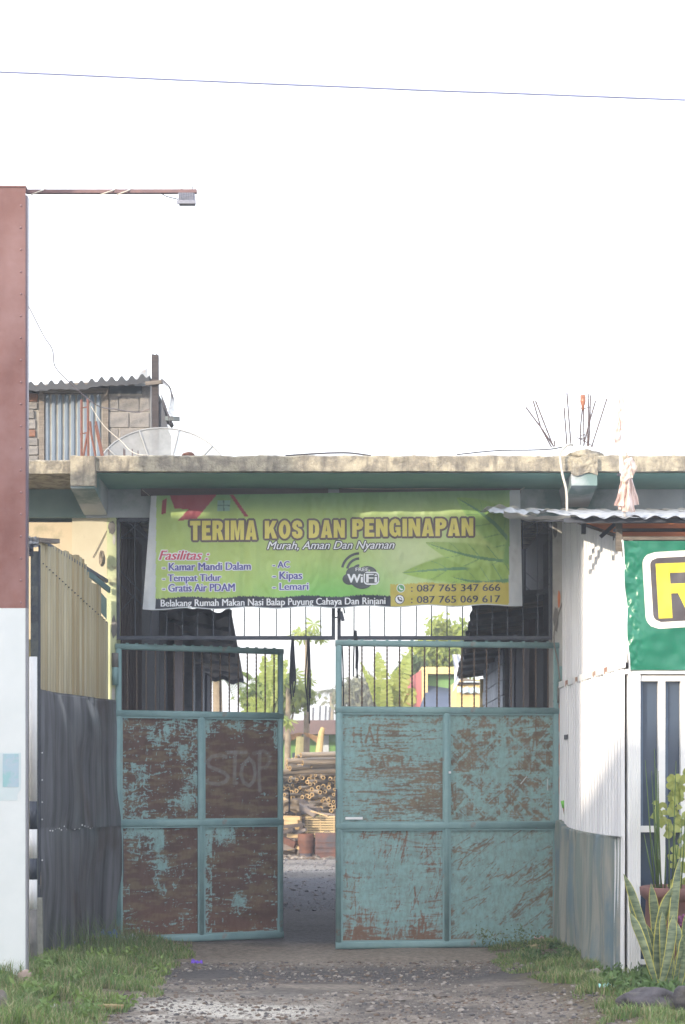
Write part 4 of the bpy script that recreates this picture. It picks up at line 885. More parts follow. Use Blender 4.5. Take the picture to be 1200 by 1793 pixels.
# striped pole and its neighbours
sp = thing('striped_pole', 'black and white banded pole standing beside the tall signboard', 'pole', (Xat(58, 13.9), 13.9, 0))
def bandz(a): return Zat(a, 13.9)
bands = [(1150,1403,whitep),(1403,1452,blackm),(1452,1503,whitep),(1503,1540,blackm),(1540,1592,whitep),(1592,1720,cement)]
for a, b_, mt in bands:
    MB().tube([(Xat(58.5, 13.9), 13.9, max(-.05, bandz(b_))+.0005), (Xat(58.5, 13.9), 13.9, bandz(a))], .031, 14).build('band', mt, sp, True)
tag(MB().bar((Xat(72, 14.1), 14.1, -.05), (Xat(70, 14.1), 14.1, Zat(1572, 14.1)), .04, .05).build('stake', M('pale_stake', S(150,150,142), S(120,122,118), 9, .9, .3)), 'short pale wooden stake leaning on the dark sheet near the striped pole', 'stake')
tag(MB().bar((Xat(53, 14.6), 14.6, -.05), (Xat(53, 14.6), 14.6, Zat(1120, 14.6)), .06, .05).build('yellow_post', M('faded_yellow', S(180,168,110), S(140,134,100), 6)), 'faded yellowish post behind the striped pole', 'post')

# ------------------------------------------------------------------ right side: ribbed white tin fence
rf = thing('tin_fence', 'tall white ribbed tin fence running from the column to the shop front', 'fence', (2.06, 14.6, 0))
B0 = Vector((Xat(986, 15.95), 15.95, 0)); B1 = Vector((Xat(1100, 13.12), 13.12, 0))
def FR(u, z, off=0):
    d = (B1-B0); n = Vector((d.y, -d.x, 0)).normalized(); p = B0+d*u; return Vector((p.x, p.y, z))+n*off   # n points to the driveway (-X)
def ztop(u): return 3.87-.60*u
NSH = 4
for k in range(NSH):
    u0, u1 = k/NSH, (k+1)/NSH-.0015; m = MB(); zb_ = 2.37
    def prof(t): 
        q = t % 1; return .0 if q < .5 else (.024 if .6 < q < .88 else .012)
    def fn(u, v): uu = u0+(u1-u0)*u; return FR(uu, zb_+(ztop(uu)-zb_)*v, .8*prof(u*6)+.004*mnoise.noise(Vector((uu*6, v*2, 0)))+(.004 if k % 2 else 0))
    m.grid(fn, 224, 6); m.build('upper_sheet', tinwhite, rf)
    m = MB()
    def fn2(u, v): uu = u0+(u1-u0)*u; return FR(uu, -.03+2.37*v, prof(u*6)+.02+.006*mnoise.noise(Vector((uu*6, v*3, 2)))+(.004 if k % 2 else 0))
    m.grid(fn2, 224, 8); m.build('lower_sheet', tinwhite, rf)
for i in range(7):
    u0 = .02+i*.15+.02*(i % 3); MB().hexa([FR(u0, 2.33, .03), FR(u0+.1, 2.33, .03), FR(u0+.1, 2.33, .05), FR(u0, 2.33, .05), FR(u0, 2.385, .03), FR(u0+.1, 2.385, .03), FR(u0+.1, 2.385, .05), FR(u0, 2.385, .05)]).build('rail_piece', whitep, rf)
MB().bar(FR(-.0, 2.355, .028), FR(1, 2.355, .028), .02, .05).build('mid_rail', M('rail_rust', S(160,110,92), S(190,180,170), 8), rf)
MB().bar(FR(0, ztop(0)+.0, -.02), FR(1, ztop(1), -.02), .03, .03).build('top_rail', M('top_rail_dark', S(110,100,98)), rf)
for (cx, py, l) in ((1012, 1310, .0),):
    MB().hexa([FR(.12, 1.86, .04), FR(.19, 1.86, .04), FR(.19, 1.86, .05), FR(.12, 1.86, .05), FR(.12, 1.90, .04), FR(.19, 1.90, .04), FR(.19, 1.90, .05), FR(.12, 1.90, .05)]).build('clip', greypost, rf)
# draped cloth
cl = MB(); clm = M('stained_canvas', S(150,150,144), S(118,130,126), 4, .85, .2, 9, c3=S(104,124,134), scale3=2.2, lo3=.5, hi3=.66, stretch3=(1,1.4,.7), stretch=(1,2.4,.22), lo=.42, hi=.6)
def cfn(u, v):
    z = 1.10-.02*math.sin(u*3)+.05*math.exp(-((u-.06)/.07)**2)-.02*u; zb_ = -.0-.02*u
    zz = z+(zb_-z)*max(0, v-.04)/.96; fold = (.018*math.sin(u*46+1.5*math.sin(v*2))+.015*mnoise.noise(Vector((u*14, v*1.5, 2)))+.03*mnoise.noise(Vector((u*4, v*2, 5))))*min(1, v*5+.2)
    off = (.075+fold+.02*v)*(1-.75*u**9)
    if v < .04: off = .035+.04*(v/.04)**.5; zz = z
    if u < .04: off -= .03*(1-u/.04)
    return FR(-.005+u*1.0, zz, max(off, .036))
cl.grid(cfn, 180, 60); tag(cl.build('draped_cloth', clm, None, True), 'grey stained cloth draped over the lower half of the white tin fence', 'cloth')
gh_ = thing('hand_tool', 'small green handled tool hanging beside the column above the grey cloth', 'tool', P(990, 1442, 15.7))
MB().tube([P(986, 1402, 15.7), P(989, 1414, 15.7)], .022, 8).build('grip', M('lime_plastic', S(130,210,90), S(110,190,80)), gh_, True)
MB().tube([P(989, 1414, 15.7), P(991, 1425, 15.7)], .018, 8).build('handle', M('brown_handle', S(140,110,84)), gh_, True)
MB().tube([P(991, 1425, 15.7), P(993, 1441, 15.7)], [.018, .010], 8).build('tip', bpy.data.materials['lime_plastic'], gh_, True)

# shop front (white window frame) on the right
YF = 13.15
sh = thing('shop', 'white framed shop front with dark panes behind the potted plants', 'shop', P(1160, 1715, YF))
def fx(a, b_, y0, y1, nm, mt, ya=YF-.03, yb_=YF+.03): return MB().box(Xat(a, YF), Xat(b_, YF), ya, yb_, Zat(y1, YF), Zat(y0, YF)).build(nm, mt, sh)
m = MB()
def pf(u, v):
    x = Xat(1098, YF)+(Xat(1120, YF)-Xat(1098, YF))*u; q = (u*5) % 1; return Vector((x, YF-.05-(.006 if .3 < q < .8 else 0), -.02+(Zat(1180, YF)+.02)*v))
m.grid(pf, 40, 1); m.build('fluted_post', whitep, sh); fx(1098, 1120, 1180, 1722, 'post', whitep, YF-.045, YF+.04)
fx(1093, 1420, 1172, 1181, 'top_frame', whitep, YF-.06, YF+.05)
fx(1120.4, 1420, 1183, 1193, 'frame_rail', whitep); fx(1120.4, 1420, 1446, 1457, 'frame_rail', whitep)
for a, b_ in ((1152,1164),(1191,1202),(1232,1244),(1272,1284)):
    fx(a, b_, 1193.3, 1445.7, 'frame_post', whitep, YF-.028, YF+.028)
    fx(a, b_, 1457.3, 1680, 'frame_post', whitep, YF-.028, YF+.028)
fx(1120.4, 1420, 1680, 1688, 'frame_rail', whitep)
glass = M('dark_pane', S(66,80,100), S(58,72,92), 2, .12, .02); gl2 = M('pane_edge', S(100,116,138))
for a, b_ in ((1120,1152),(1164,1191),(1202,1232),(1244,1272),(1284,1420)):
    fx(a, b_, 1183, 1446, 'pane', glass, YF+.032, YF+.04); fx(a, b_, 1457, 1690, 'pane', glass, YF+.032, YF+.04)
    fx(a+.5, a+7, 1193, 1446, 'inner_frame', gl2, YF+.022, YF+.030)
fx(1098, 1420, 1690, 1722, 'plinth', M('plinth_dark', S(70,72,84)), YF-.02, YF+.06)
MB().box(Xat(1096, YF), Xat(1420, YF), YF+.065, YF+.2, 0, Zat(1168, YF)).build('back_wall', M('back_cream', S(120,112,104)), sh)
MB().box(Xat(1100, YF), Xat(1420, YF), YF+.5, YF+.55, Zat(1168, YF), 3.38).build('upper_wall', M('upper_wall_dull', S(120,96,88), S(104,90,88), 6, c3=S(150,110,96), scale3=4), sh)
for y, h in ((925, 5), (939, 6)): MB().box(Xat(1075, YF+.4), Xat(1420, YF+.4), YF+.4, YF+.44, Zat(y+h, YF+.4), Zat(y, YF+.4)).build('lath', M('lath_grey', S(120,120,126), S(96,96,104), 6), sh)
fx(1086, 1420, 940, 946, 'banner_rail', wood, YF-.02, YF+.02)
MB().bar(P(1084, 905, YF), P(1084, 965, YF), .045, .045).build('post_top', wood, sh)

# awning
aw = thing('tin_awning', 'crumpled corrugated tin awning on dark beams over the right shop front', 'awning', (2.6, 14.2, 3.4))
yf_, yb2 = 12.9, 15.8; zf_, zb2 = Zat(906, yf_), Zat(893, yb2)
for k, (xa, xb) in enumerate(((1.22, 1.66), (1.66, 2.2), (2.2, 2.75), (2.75, 3.3))):
    m = MB()
    def fn(u, v):
        x = xa+(xb-xa)*u; y = yf_+(yb2-yf_)*v
        if k == 0: y = 14.3+1.5*v; 
        z = zf_+(zb2-zf_)*(y-yf_)/(yb2-yf_)+.013*math.sin(x*2*math.pi/.15)+(.012*mnoise.noise(Vector((x*5, y*2, k))))+(.006*k % .012)
        if k == 0: z = zf_+(zb2-zf_)*(y-yf_)/(yb2-yf_)+.01*math.sin(x*2*math.pi/.115)+.07*mnoise.noise(Vector((x*4, y*1.5, 4)))+.05*(1-v)*(abs(u-.2))
        return (x, y+(.04*mnoise.noise(Vector((x*6, 0, 9))) if v == 0 else 0), z)
    m.grid(fn, 60, 14); m.build('tin_sheet', tinpale, aw, True)
m = MB(); m.grid(lambda u, v: P(882+118*u, 894+10*math.sin(u*2.6)+10*(1-u)*v*.4+7*v+3*mnoise.noise(Vector((u*7, v, 0))), 13.5+.18*v+.12*mnoise.noise(Vector((u*3, v*2, 1)))), 40, 6); m.build('bent_sheet', M('bent_tin', S(178,178,178), S(150,154,160), 9, .4), aw, True)
MB().bar(P(988, 911.5, 13.0), P(1420, 911, 13.0), .05, .035).build('front_beam', blackm, aw)
MB().bar(P(940, 910, 13.9), P(1040, 910, 13.9), .04, .03).build('beam', blackm, aw)
MB().bar(P(1022, 905, 14.2), P(1022, 935, 14.2), .035, .035).build('strut', blackm, aw)
MB().bar(P(1080, 915, 13.4), P(1052, 940, 13.4), .03, .03).build('strut', blackm, aw)
MB().bar((1.98, 15.7, Zat(905, 15.7)), (2.12, 13.1, Zat(912, 13.1)), .04, .04).build('side_beam', blackm, aw)

# green shop banner with R
def GB(px, py, lay=0):
    d = .012*math.sin(py/26+px/60)+.02*math.exp(-((px-1092)/7)**2)*math.sin(py/11)+.010*mnoise.noise(Vector((px/22, py/22, 2)))+.012*math.exp(-((px-1110)/14)**2)*mnoise.noise(Vector((px/6, py/9, 4)))
    return P(px, py, YF-.09+d-lay*.003)
gb = thing('shop_banner', 'green banner with a big yellow letter R in a white outline', 'banner', P(1150, 1172, YF-.09))
gvin = M('green_vinyl', S(34,118,96), S(28,108,88), 4, .28, .05); m = MB()
def ledge(v): return 1091+12*v+1.2*math.sin(v*15)
m.grid(lambda u, v: GB(ledge(v)+(1300-ledge(v))*u, 947+(1173-947)*v-(6*u)*0), 90, 90); m.build('vinyl_sheet', gvin, gb, True)
m = MB(); m.grid(lambda u, v: GB(ledge(v)-2.5+2.8*u, 945+229*v, .6), 2, 90); m.build('hem', wht, gb, True)
def RR(pts_rect, mat, lay, nm):
    x0, x1, y0, y1, r_ = pts_rect
    # warped grid so that the emblem follows the cloth
    m = MB(); n1, n2 = 30, 30
    def fn(u, v):
        y = y0+(y1-y0)*v; ins = 0
        if y < y0+r_: ins = r_-math.sqrt(max(0, r_*r_-(y0+r_-y)**2))
        if y > y1-r_: ins = r_-math.sqrt(max(0, r_*r_-(y-(y1-r_))**2))
        sk = (y-y0)*.06
        return GB(x0+ins+sk+(x1-x0-2*ins)*u, y-.04*(x0+(x1-x0)*u-x0), lay)
    m.grid(fn, n1, n2); return m.build(nm, mat, gb, True)
RR((1124, 1246, 967, 1101, 22), flat('emblem_white', S(236,236,230)), 1, 'emblem_outline'); RR((1138, 1232, 977, 1089, 13), flat('emblem_dark', S(76,72,78)), 2, 'emblem_outline')
yb_mat = flat('emblem_yellow', S(214,200,60))
def RP(x, y, l=3): return GB(x+(y-986)*.06, y-.04*(x-1148), l)
for quad in (((1148,987),(1172,987),(1172,1083),(1148,1083)), ((1172,987),(1206,987),(1206,1004),(1172,1004)), ((1172,1023),(1206,1023),(1206,1040),(1172,1040)), ((1206,987),(1222,996),(1222,1030),(1206,1040)), ((1184,1040),(1206,1040),(1226,1083),(1202,1083))):
    m = MB(); q = quad; m.grid(lambda u, v: RP(q[0][0]*(1-u)*(1-v)+q[1][0]*u*(1-v)+q[2][0]*u*v+q[3][0]*(1-u)*v, q[0][1]*(1-u)*(1-v)+q[1][1]*u*(1-v)+q[2][1]*u*v+q[3][1]*(1-u)*v), 6, 10)
    m.build('emblem_letter', yb_mat, gb, True)

# flag pole with torn flag and plastic bag above the awning
fp = thing('flag_pole', 'thin white pole with torn pinkish flag rising above the tin awning', 'flag pole', P(1094, 900, 12.98))
MB().tube([P(1095, 905, 13), P(1088, 825, 13), P(1086, 770, 13)], .012, 8).build('pole', whitep, fp, True)
MB().tube([P(1086, 770, 13), P(1082, 700, 13), P(1080, 660, 13), P(1078, 618, 13)], [.008, .005, .003, .002], 6).build('pole_tip', cloth_pink, fp, True)
m = MB(); m.grid(lambda u, v: P(1084+(9-5*abs(v-.4))*u+3*math.sin(v*9)*u, 692+62*v, 12.97+.03*mnoise.noise(Vector((u*3, v*5, 0)))), 6, 22); m.build('torn_flag', cloth_pink, fp, True)
m = MB(); m.grid(lambda u, v: P(1086-(12*math.sin(v*2.5))*u, 738+45*v-4*u, 12.96+.03*mnoise.noise(Vector((u*3, v*5, 7)))), 6, 16); m.build('torn_flag', cloth_pink, fp, True)
MB().bar(P(1081, 831, 12.99), P(1098, 832, 12.99), .02, .02).build('collar', blackm, fp)
bgg = thing('plastic_bag', 'crumpled pale pink plastic bag tied to the pole above the awning', 'bag', P(1097, 898, 12.9))
for q, (xa, xb, y1, dy) in enumerate(((1076, 1098, 886, .0), (1090, 1112, 896, -.05), (1096, 1119, 884, .03), (1082, 1106, 892, .05))):
    m = MB()
    def bagf(u, v):
        w_ = v**.55; xx = 1099+((xa+(xb-xa)*u)-1099)*w_*(1+.06*math.sin(v*7+q)); yy = 826+(y1-826)*v+3*mnoise.noise(Vector((u*5, q, 1)))*v
        return P(xx+1.6*mnoise.noise(Vector((u*6, v*5, q)))*v, yy, 12.92+dy*w_+.07*math.sin(u*7+q)*w_*.6+.05*mnoise.noise(Vector((u*4, v*3, q))))
    m.grid(bagf, 26, 24); m.build('bag_side', cloth_pink, bgg, True)
v, f = blob((.045, .04, .06), 12, 3, rough=.9); p = P(1101, 818, 12.9); MB().add([(a+p.x, b_+p.y, c+p.z) for a, b_, c in v], f).build('knot', cloth_pink, bgg, True)
m = MB(); m.grid(lambda u, v: P(1092+9*u+14*v*u-6*v, 806+34*v+4*math.sin(u*5), 12.85+.03*mnoise.noise(Vector((u*5, v*5, 2)))), 10, 12); m.build('bag_flap', cloth_pink, bgg, True)
MB().tube([P(1096, 792, 12.95), P(1100, 800, 12.92), P(1102, 812, 12.92), P(1095, 818, 12.9)], .006, 6).build('string', M('pink_string', S(220,150,140)), bgg, True)

# ------------------------------------------------------------------ yard behind the gate: sheds
shl = thing('left_shed', 'long dark open shed with sagging tin roof along the left of the yard', 'shed', (-2.3, 24, 0)); shl.name = 'tin_shed'; WL[shl.name] = Vector((-2.3, 24, 0))
def bx(x0, x1, y0, y1, z0, z1, nm, mt, par): return MB().box(x0, x1, y0, y1, z0, z1).build(nm, mt, par)
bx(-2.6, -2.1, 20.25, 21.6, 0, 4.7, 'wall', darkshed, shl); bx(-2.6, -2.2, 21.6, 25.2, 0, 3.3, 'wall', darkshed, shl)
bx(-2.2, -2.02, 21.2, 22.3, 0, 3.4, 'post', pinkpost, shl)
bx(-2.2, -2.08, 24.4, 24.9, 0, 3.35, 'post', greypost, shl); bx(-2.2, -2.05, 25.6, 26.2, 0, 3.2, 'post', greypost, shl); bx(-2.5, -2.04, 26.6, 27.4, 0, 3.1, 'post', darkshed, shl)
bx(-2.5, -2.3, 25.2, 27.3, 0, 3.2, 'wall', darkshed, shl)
m = MB()
def rl(u, v):   # u across, v along Y
    y = 20.3+9.2*v; xe = -1.27-.38*v; ze = 3.38-.2*v; x = xe-1.6*(1-u); z = ze+.25*(1-u)+.03*math.sin(u*34)+.01*mnoise.noise(Vector((u*9, v*5, 0)))
    return Vector((x, y+(.1*mnoise.noise(Vector((u*4, 0, 1))) if v == 1 else 0), z))
m.grid(rl, 80, 12); m.build('tin_roof', tindark, shl, True)
m = MB(); m.grid(lambda u, v: rl(u, 0)+Vector((0, -.03, .07*(v-.5)+.03*v*abs(math.sin(u*17)))), 80, 2); m.build('roof_edge', tindark, shl, True)
m = MB(); m.grid(lambda u, v: rl(u, .985)+Vector((0, .05, -.07*v+.0)), 80, 2); m.build('roof_edge', tindark, shl, True)
for v_ in (.12, .3, .48, .66, .84): MB().bar(rl(0, v_)+Vector((0, 0, -.06)), rl(.97, v_)+Vector((0, 0, -.06)), .05, .05).build('purlin', greypost, shl)
shr = thing('tin_shed', 'dark tin roofed lean-to with pale block end wall along the right of the yard', 'shed', (2.4, 24, 0))
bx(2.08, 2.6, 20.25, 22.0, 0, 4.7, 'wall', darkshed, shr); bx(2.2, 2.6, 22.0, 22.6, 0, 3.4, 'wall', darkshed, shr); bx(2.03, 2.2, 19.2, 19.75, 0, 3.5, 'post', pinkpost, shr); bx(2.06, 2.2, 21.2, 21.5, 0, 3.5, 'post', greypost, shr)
bx(2.08, 2.3, 22.6, 25.85, 0, 3.25, 'core_wall', mortar, shr)
bx(2.02, 2.3, 25.86, 25.98, 0, 3.0, 'corner_post', M('pale_yellow_post', S(206,190,146), S(190,172,128)), shr)
rb = random.Random(5)
for r_ in range(16):
    z = .1+r_*.2; y = 22.62-(.2 if r_ % 2 else 0)
    while y < 25.8:
        a = max(22.61, y); e = min(25.84, y+.38); y += .4
        if e-a < .06: continue
        put_block('wall', 'block', (.03, e-a-.012, .186), (2.07+rb.uniform(-.004, .004), (a+e)/2, z), blocksf, shr)
m = MB()
def rrf(u, v):
    y = 17.6+8.4*v; xe = 1.31+.37*v; ze = 3.30-.25*v; x = xe+1.3*u; z = ze+.16*u+.02*math.sin(v*60)
    return Vector((x+(.02*mnoise.noise(Vector((v*30, 0, 0))) if u == 0 else 0), y, z))
m.grid(rrf, 8, 120); m.build('tin_roof', tindark, shr, True)
for i in range(9):
    v_ = .06+i*.115; MB().bar(rrf(0.02, v_)+Vector((0, 0, -.05)), rrf(.9, v_)+Vector((0, 0, -.05)), .10, .05).build('purlin', greypost if i % 2 else wood, shr)
m = MB(); m.grid(lambda u, v: rrf(u, 0)+Vector((0, -.02, .05*(v-.5)+.03*v*mnoise.noise(Vector((u*9, 0, 2))))), 12, 2); m.build('roof_edge', tindark, shr)

# hanging rope bundles under the grilles
def rope_bundle(pxs, y0, y1, Y, n, spread, lab):
    t = thing('rope_bundle', lab, 'rope', P(pxs, y1, Y), 'black rope ends hanging under the grilles'); r3 = random.Random(int(pxs))
    for i in range(n):
        a = r3.uniform(-1, 1)*spread; e = y1-r3.uniform(0, .35)*(y1-y0)
        cable([P(pxs+a*.3, y0, Y), P(pxs+a, y0+(e-y0)*.35, Y+r3.uniform(-.02, .02)), P(pxs+a*1.2+r3.uniform(-2, 2), y0+(e-y0)*.7, Y), P(pxs+a*.8+r3.uniform(-2, 2), e, Y)], .007, ropem, '', t, 'strand')
rope_bundle(513, 1118, 1230, 16.0, 9, 4, 'thick black rope bundle hanging near the end of the left leaf')
rope_bundle(541, 1118, 1272, 16.0, 4, 4, 'long thin black rope ends hanging in the gap between the leaves')
rope_bundle(623, 1104, 1190, 16.0, 5, 3, 'short frayed rope hanging above the right leaf near its free end')
rope_bundle(598, 1122, 1240, 15.98, 3, 4, 'thin dark cord hanging along the free edge of the right leaf')

# ------------------------------------------------------------------ bamboo stack
bamo = M('bamboo_skin', S(142,128,110), S(108,98,88), 4, .5, .1, rand=.25, stretch=(6,.8,6)); bame = M('bamboo_cut', S(198,170,122), S(160,132,94), 12, .8, rand=.15); bamh = M('bamboo_hollow', S(90,64,44))
def bamboo_mesh(r, L):
    m = MB(); n = 12
    m.grid(lambda u, v: (r*math.cos(u*2*math.pi)*(1+.05*(abs((v*L*2.2) % 1-.5) > .46)), v*L, r*math.sin(u*2*math.pi)*(1+.05*(abs((v*L*2.2) % 1-.5) > .46))), n, int(L*9), 0)
    m.grid(lambda u, v: (r*(1-.42*v)*math.cos(u*2*math.pi), -.001, r*(1-.42*v)*math.sin(u*2*math.pi)), n, 1, 1)
    m.grid(lambda u, v: (r*.58*math.cos(u*2*math.pi), .12*v, r*.58*math.sin(u*2*math.pi)), n, 1, 2)
    m.add([(r*.58*math.cos(k/n*2*math.pi), .12, r*.58*math.sin(k/n*2*math.pi)) for k in range(n)], [tuple(range(n))], 2)
    a = np.array(m.v); me = bpy.data.meshes.new('bamboo_pole'); me.from_pydata(a.tolist(), [], m.f)
    for q in (bamo, bame, bamh): me.materials.append(q)
    me.polygons.foreach_set('material_index', m.m); me.polygons.foreach_set('use_smooth', [True]*len(me.polygons)); return me
bms = [bamboo_mesh(.045, 5.5), bamboo_mesh(.036, 5.0), bamboo_mesh(.055, 6.0)]
rb = random.Random(21); YBm = 37.0
def pole_at(p, yaw, pitch, me, lab, grp='bamboo poles in the stack behind the gate'):
    o = bpy.data.objects.new('bamboo_pole', me); COL.objects.link(o); o.location = p; o.rotation_euler = (pitch, rb.uniform(0, 6), yaw) if False else Euler((pitch, 0, yaw)); tag(o, lab, 'bamboo pole', grp)
cnt = 0
for row in range(19):
    py = 1425-row*5.6; 
    for k in range(14):
        px = 478+k*9.6+rb.uniform(-3, 3)+(4.5 if row % 2 else 0)
        if row > 12 and px < 486+(row-12)*5: continue
        Y = YBm+rb.uniform(-.35, .5)+row*.10
        pole_at(P(px, py+rb.uniform(-2, 2), Y), (rb.uniform(-.75, .1) if rb.random() < .75 else rb.uniform(-.1, .35)) if row < 12 else rb.uniform(-1.25, -.7), rb.uniform(-.02, .05) if row < 12 else rb.uniform(.0, .09), bms[rb.choice([0, 0, 1, 1])], 'bamboo pole with its cut end facing out in the stack beyond the gate'); cnt += 1
for i, (px, py, yaw) in enumerate([(527,1322,-1.15),(503,1333,-1.2),(530,1336,-1.1),(508,1345,-1.0),(495,1352,-1.25),(545,1340,-1.05)]):
    pole_at(P(px, py, 36.4+i*.05), yaw, .02, bms[2], 'thick bamboo pole lying slantwise on top of the stack', 'thick bamboo poles on top of the stack')

# pallet, drums, timber in front of the stack
YD = 35.0
pl = thing('slatted_crate', 'pale slatted wooden crate leaning in front of the bamboo stack', 'crate', P(560, 1465, YD))
palw = M('pale_slat_wood', S(206,186,146), S(176,156,120), 5, .8, .2, stretch=(.5,1,6), rand=.12)
for i in range(9):
    y = 1429+i*4.3; MB().box(Xat(535+i*.0, YD), Xat(587, YD), YD-.03, YD, Zat(y+2.9, YD), Zat(y, YD)).build('slat', palw, pl)
for x in (537, 560, 584): MB().box(Xat(x, YD), Xat(x+2.2, YD), YD+.005, YD+.06, Zat(1467, YD), Zat(1427, YD)).build('batten', palw, pl)
MB().box(Xat(534, YD), Xat(588, YD), YD+.065, YD+.5, Zat(1466, YD), Zat(1430, YD)).build('crate_inside', M('crate_dark', S(84,74,66)), pl)
dr1 = thing('rusty_drum', 'rusty orange drum with dark lower half beside the slatted crate', 'drum', P(536, 1492, 34.4))
c0 = P(536, 1492, 34.4); rD = 14/F*34.4
rustd = M('drum_rust', S(120,78,60), S(84,62,58), 4, .8, .2)
prof_ = [(rD*.75, 0), (rD*.78, .2), (rD*.8, .23), (rD*.98, .235), (rD, .34), (rD*1.03, .35), (rD, .36), (rD, .46), (rD*1.02, .48), (rD*.9, .48), (rD*.9, .1)]
MB().lathe(prof_[:4], (c0.x, c0.y, 0), 24).build('lower_body', M('drum_grey', S(90,92,104), S(76,78,92), 6), dr1, True)
MB().lathe(prof_[3:], (c0.x, c0.y, 0), 24).build('upper_body', rustd, dr1, True)
bk = thing('rusty_tin_box', 'square rusty tin box with wire handle next to the drum', 'tin box', P(572, 1492, 34.3))
MB().box(Xat(552, 34.3), Xat(592, 34.3), 34.3, 34.7, 0, Zat(1459, 34.3)).build('box_body', M('tinbox', S(124,80,62), S(74,72,80), 3, .8, .2, lo=.3, hi=.6), bk)
for z in (.1, .2, .3): MB().box(Xat(551.6, 34.3), Xat(592.4, 34.3), 34.29, 34.71, z, z+.012).build('rib', rust, bk)
MB().tube([P(566, 1460, 34.4), P(568, 1456, 34.4), P(578, 1456, 34.4), P(580, 1460, 34.4)], .008, 6).build('wire_handle', blackm, bk)
rb = random.Random(8); tan = M('scrap_timber_pale', S(196,172,132), S(160,136,104), 6, .9, .2, stretch=(.5,1,5)); gry = M('scrap_timber_grey', S(130,122,118), S(104,96,96), 6, .9, .2, stretch=(.5,1,5)); drkt = M('scrap_timber_dark', S(84,74,70), S(64,60,62), 6, .9)
scraps = [((490,1400),(522,1418),.16,tan,'pale broken board sloping down at the left foot of the bamboo stack'), ((517,1408),(553,1427),.10,gry,'grey plank slanting down towards the slatted crate'), ((497,1432),(527,1433),.09,tan,'short pale board lying flat left of the crate'),
          ((495,1441),(523,1439),.08,tan,'second pale board lying below the first left of the crate'), ((492,1448),(532,1444),.07,drkt,'dark plank under the pale boards left of the crate'), ((498,1473),(536,1452),.06,gry,'thin grey batten leaning up toward the crate'),
          ((505,1463),(524,1464),.07,tan,'short tan block of wood beside the rusty drum'), ((498,1484),(528,1481),.10,gry,'grey plank piece lying on the ground left of the drum'), ((510,1478),(528,1486),.06,tan,'small pale plank end in front of the scrap heap'),
          ((497,1470),(518,1480),.12,rust,'rust coloured broken panel in the scrap heap'), ((493,1458),(515,1452),.06,drkt,'dark stick in the middle of the scrap heap'), ((560,1424),(588,1427),.03,gry,'thin pale strip lying on top of the slatted crate'), ((545,1420),(575,1429),.02,tan,'bright thin stick across the top of the crate')]
for i, (a, b_, wd, mt, lab) in enumerate(scraps):
    tag(MB().bar(P(*a, 34.9-.05*i), P(*b_, 34.8-.05*i), .12, wd).build('scrap_plank', mt), lab, 'plank', 'scrap timber in front of the bamboo stack')
rb = random.Random(77); hp = thing('scrap_heap', 'low heap of broken boards and dark bark left of the drum and crate', 'scrap heap', P(508, 1488, 35.4))
for i in range(60):
    px, py = rb.uniform(484, 534), rb.uniform(1408, 1486); Y = 35.6+rb.uniform(-.3, .5); c = P(px, py, Y); a = rb.uniform(-.5, .5)+(1.3 if rb.random() < .15 else 0); L = rb.uniform(.12, .34)
    MB().bar(c+Vector((-L*math.cos(a), rb.uniform(-.15, .15), -L*math.sin(a)*.6)), c+Vector((L*math.cos(a), rb.uniform(-.15, .15), L*math.sin(a)*.6)), .09, rb.uniform(.03, .09)).build('board', rb.choice([drkt, drkt, gry, tan, gry]), hp)
v, f = blob((.75, .5, .62), 5, 3, rough=.5); MB().add([(a+P(508, 1450, 36.2).x, 36.2+b_, max(-.05, .40+c)) for a, b_, c in v], f).build('mound', drkt, hp)
m = MB(); m.grid(lambda u, v: P(494+30*u, 1403+14*u*0+20*v-4*math.sin(u*3), 34.6+.15*mnoise.noise(Vector((u*3, v*3, 1)))), 12, 8); tag(m.build('sack', M('tan_sack', S(112,100,84), S(96,86,74), 5), None, True), 'limp brown sack over the boards left of the crate', 'sack')
gravel(500, (-1.6, -.2, 33.8, 36.2), .03, .11, 'rubble', gs, 'grey rubble heap around the drum and scrap timber', lambda x, y: True, 4)

# ------------------------------------------------------------------ far houses
gh2 = thing('green_house', 'low green house with brown fascia behind the bamboo stack', 'house', P(560, 1400, 50))
YGn = 50
bx(Xat(350, YGn), Xat(760, YGn), YGn, YGn+5, 0, Zat(1286, YGn), 'wall', M('green_wall', S(108,156,78), S(96,142,72), 2, .85), gh2)
bx(Xat(340, YGn), Xat(770, YGn), YGn-.9, YGn+5.3, Zat(1287, YGn), Zat(1261, YGn-.9), 'fascia', M('brown_fascia', S(112,92,92), S(98,82,84), 3), gh2)
bx(Xat(563, YGn), Xat(576, YGn), YGn-.05, YGn+.1, 0, Zat(1288, YGn), 'white_pillar', M('pillar_white', S(196,204,214)), gh2)
bx(Xat(512, YGn), Xat(520, YGn), YGn-.04, YGn+.1, .3, Zat(1318, YGn), 'window', M('window_dark', S(50,70,90), None, 3, .2), gh2)
for x in (548, 560, 570, 577): MB().tube([P(x, 1262, YGn), P(x+1, 1236+x % 5, YGn)], .03, 5).build('rebar', greypost, gh2)
ph = thing('pink_house', 'small house with pink side wall and green front beyond the right leaf', 'house', P(760, 1300, 40))
YPk = 40
MB().hexa([(Xat(738,40), 40, 0), (Xat(739,40), 40.2, 0), (Xat(722,41.5)-.0, 43.5, 0), (Xat(720,41.5)-.05, 43.4, 0), (Xat(738,40), 40, Zat(1173,40)), (Xat(739,40), 40.2, Zat(1173,40)), (Xat(722,41.5), 43.5, Zat(1180,41)), (Xat(720,41.5)-.05, 43.4, Zat(1180,41))]).build('side_wall', M('pink_wall', S(190,110,112), S(176,98,104), 2), ph)
ylw = M('pale_yellow_wall', S(214,192,140), S(200,178,128), 3, .9, .1)
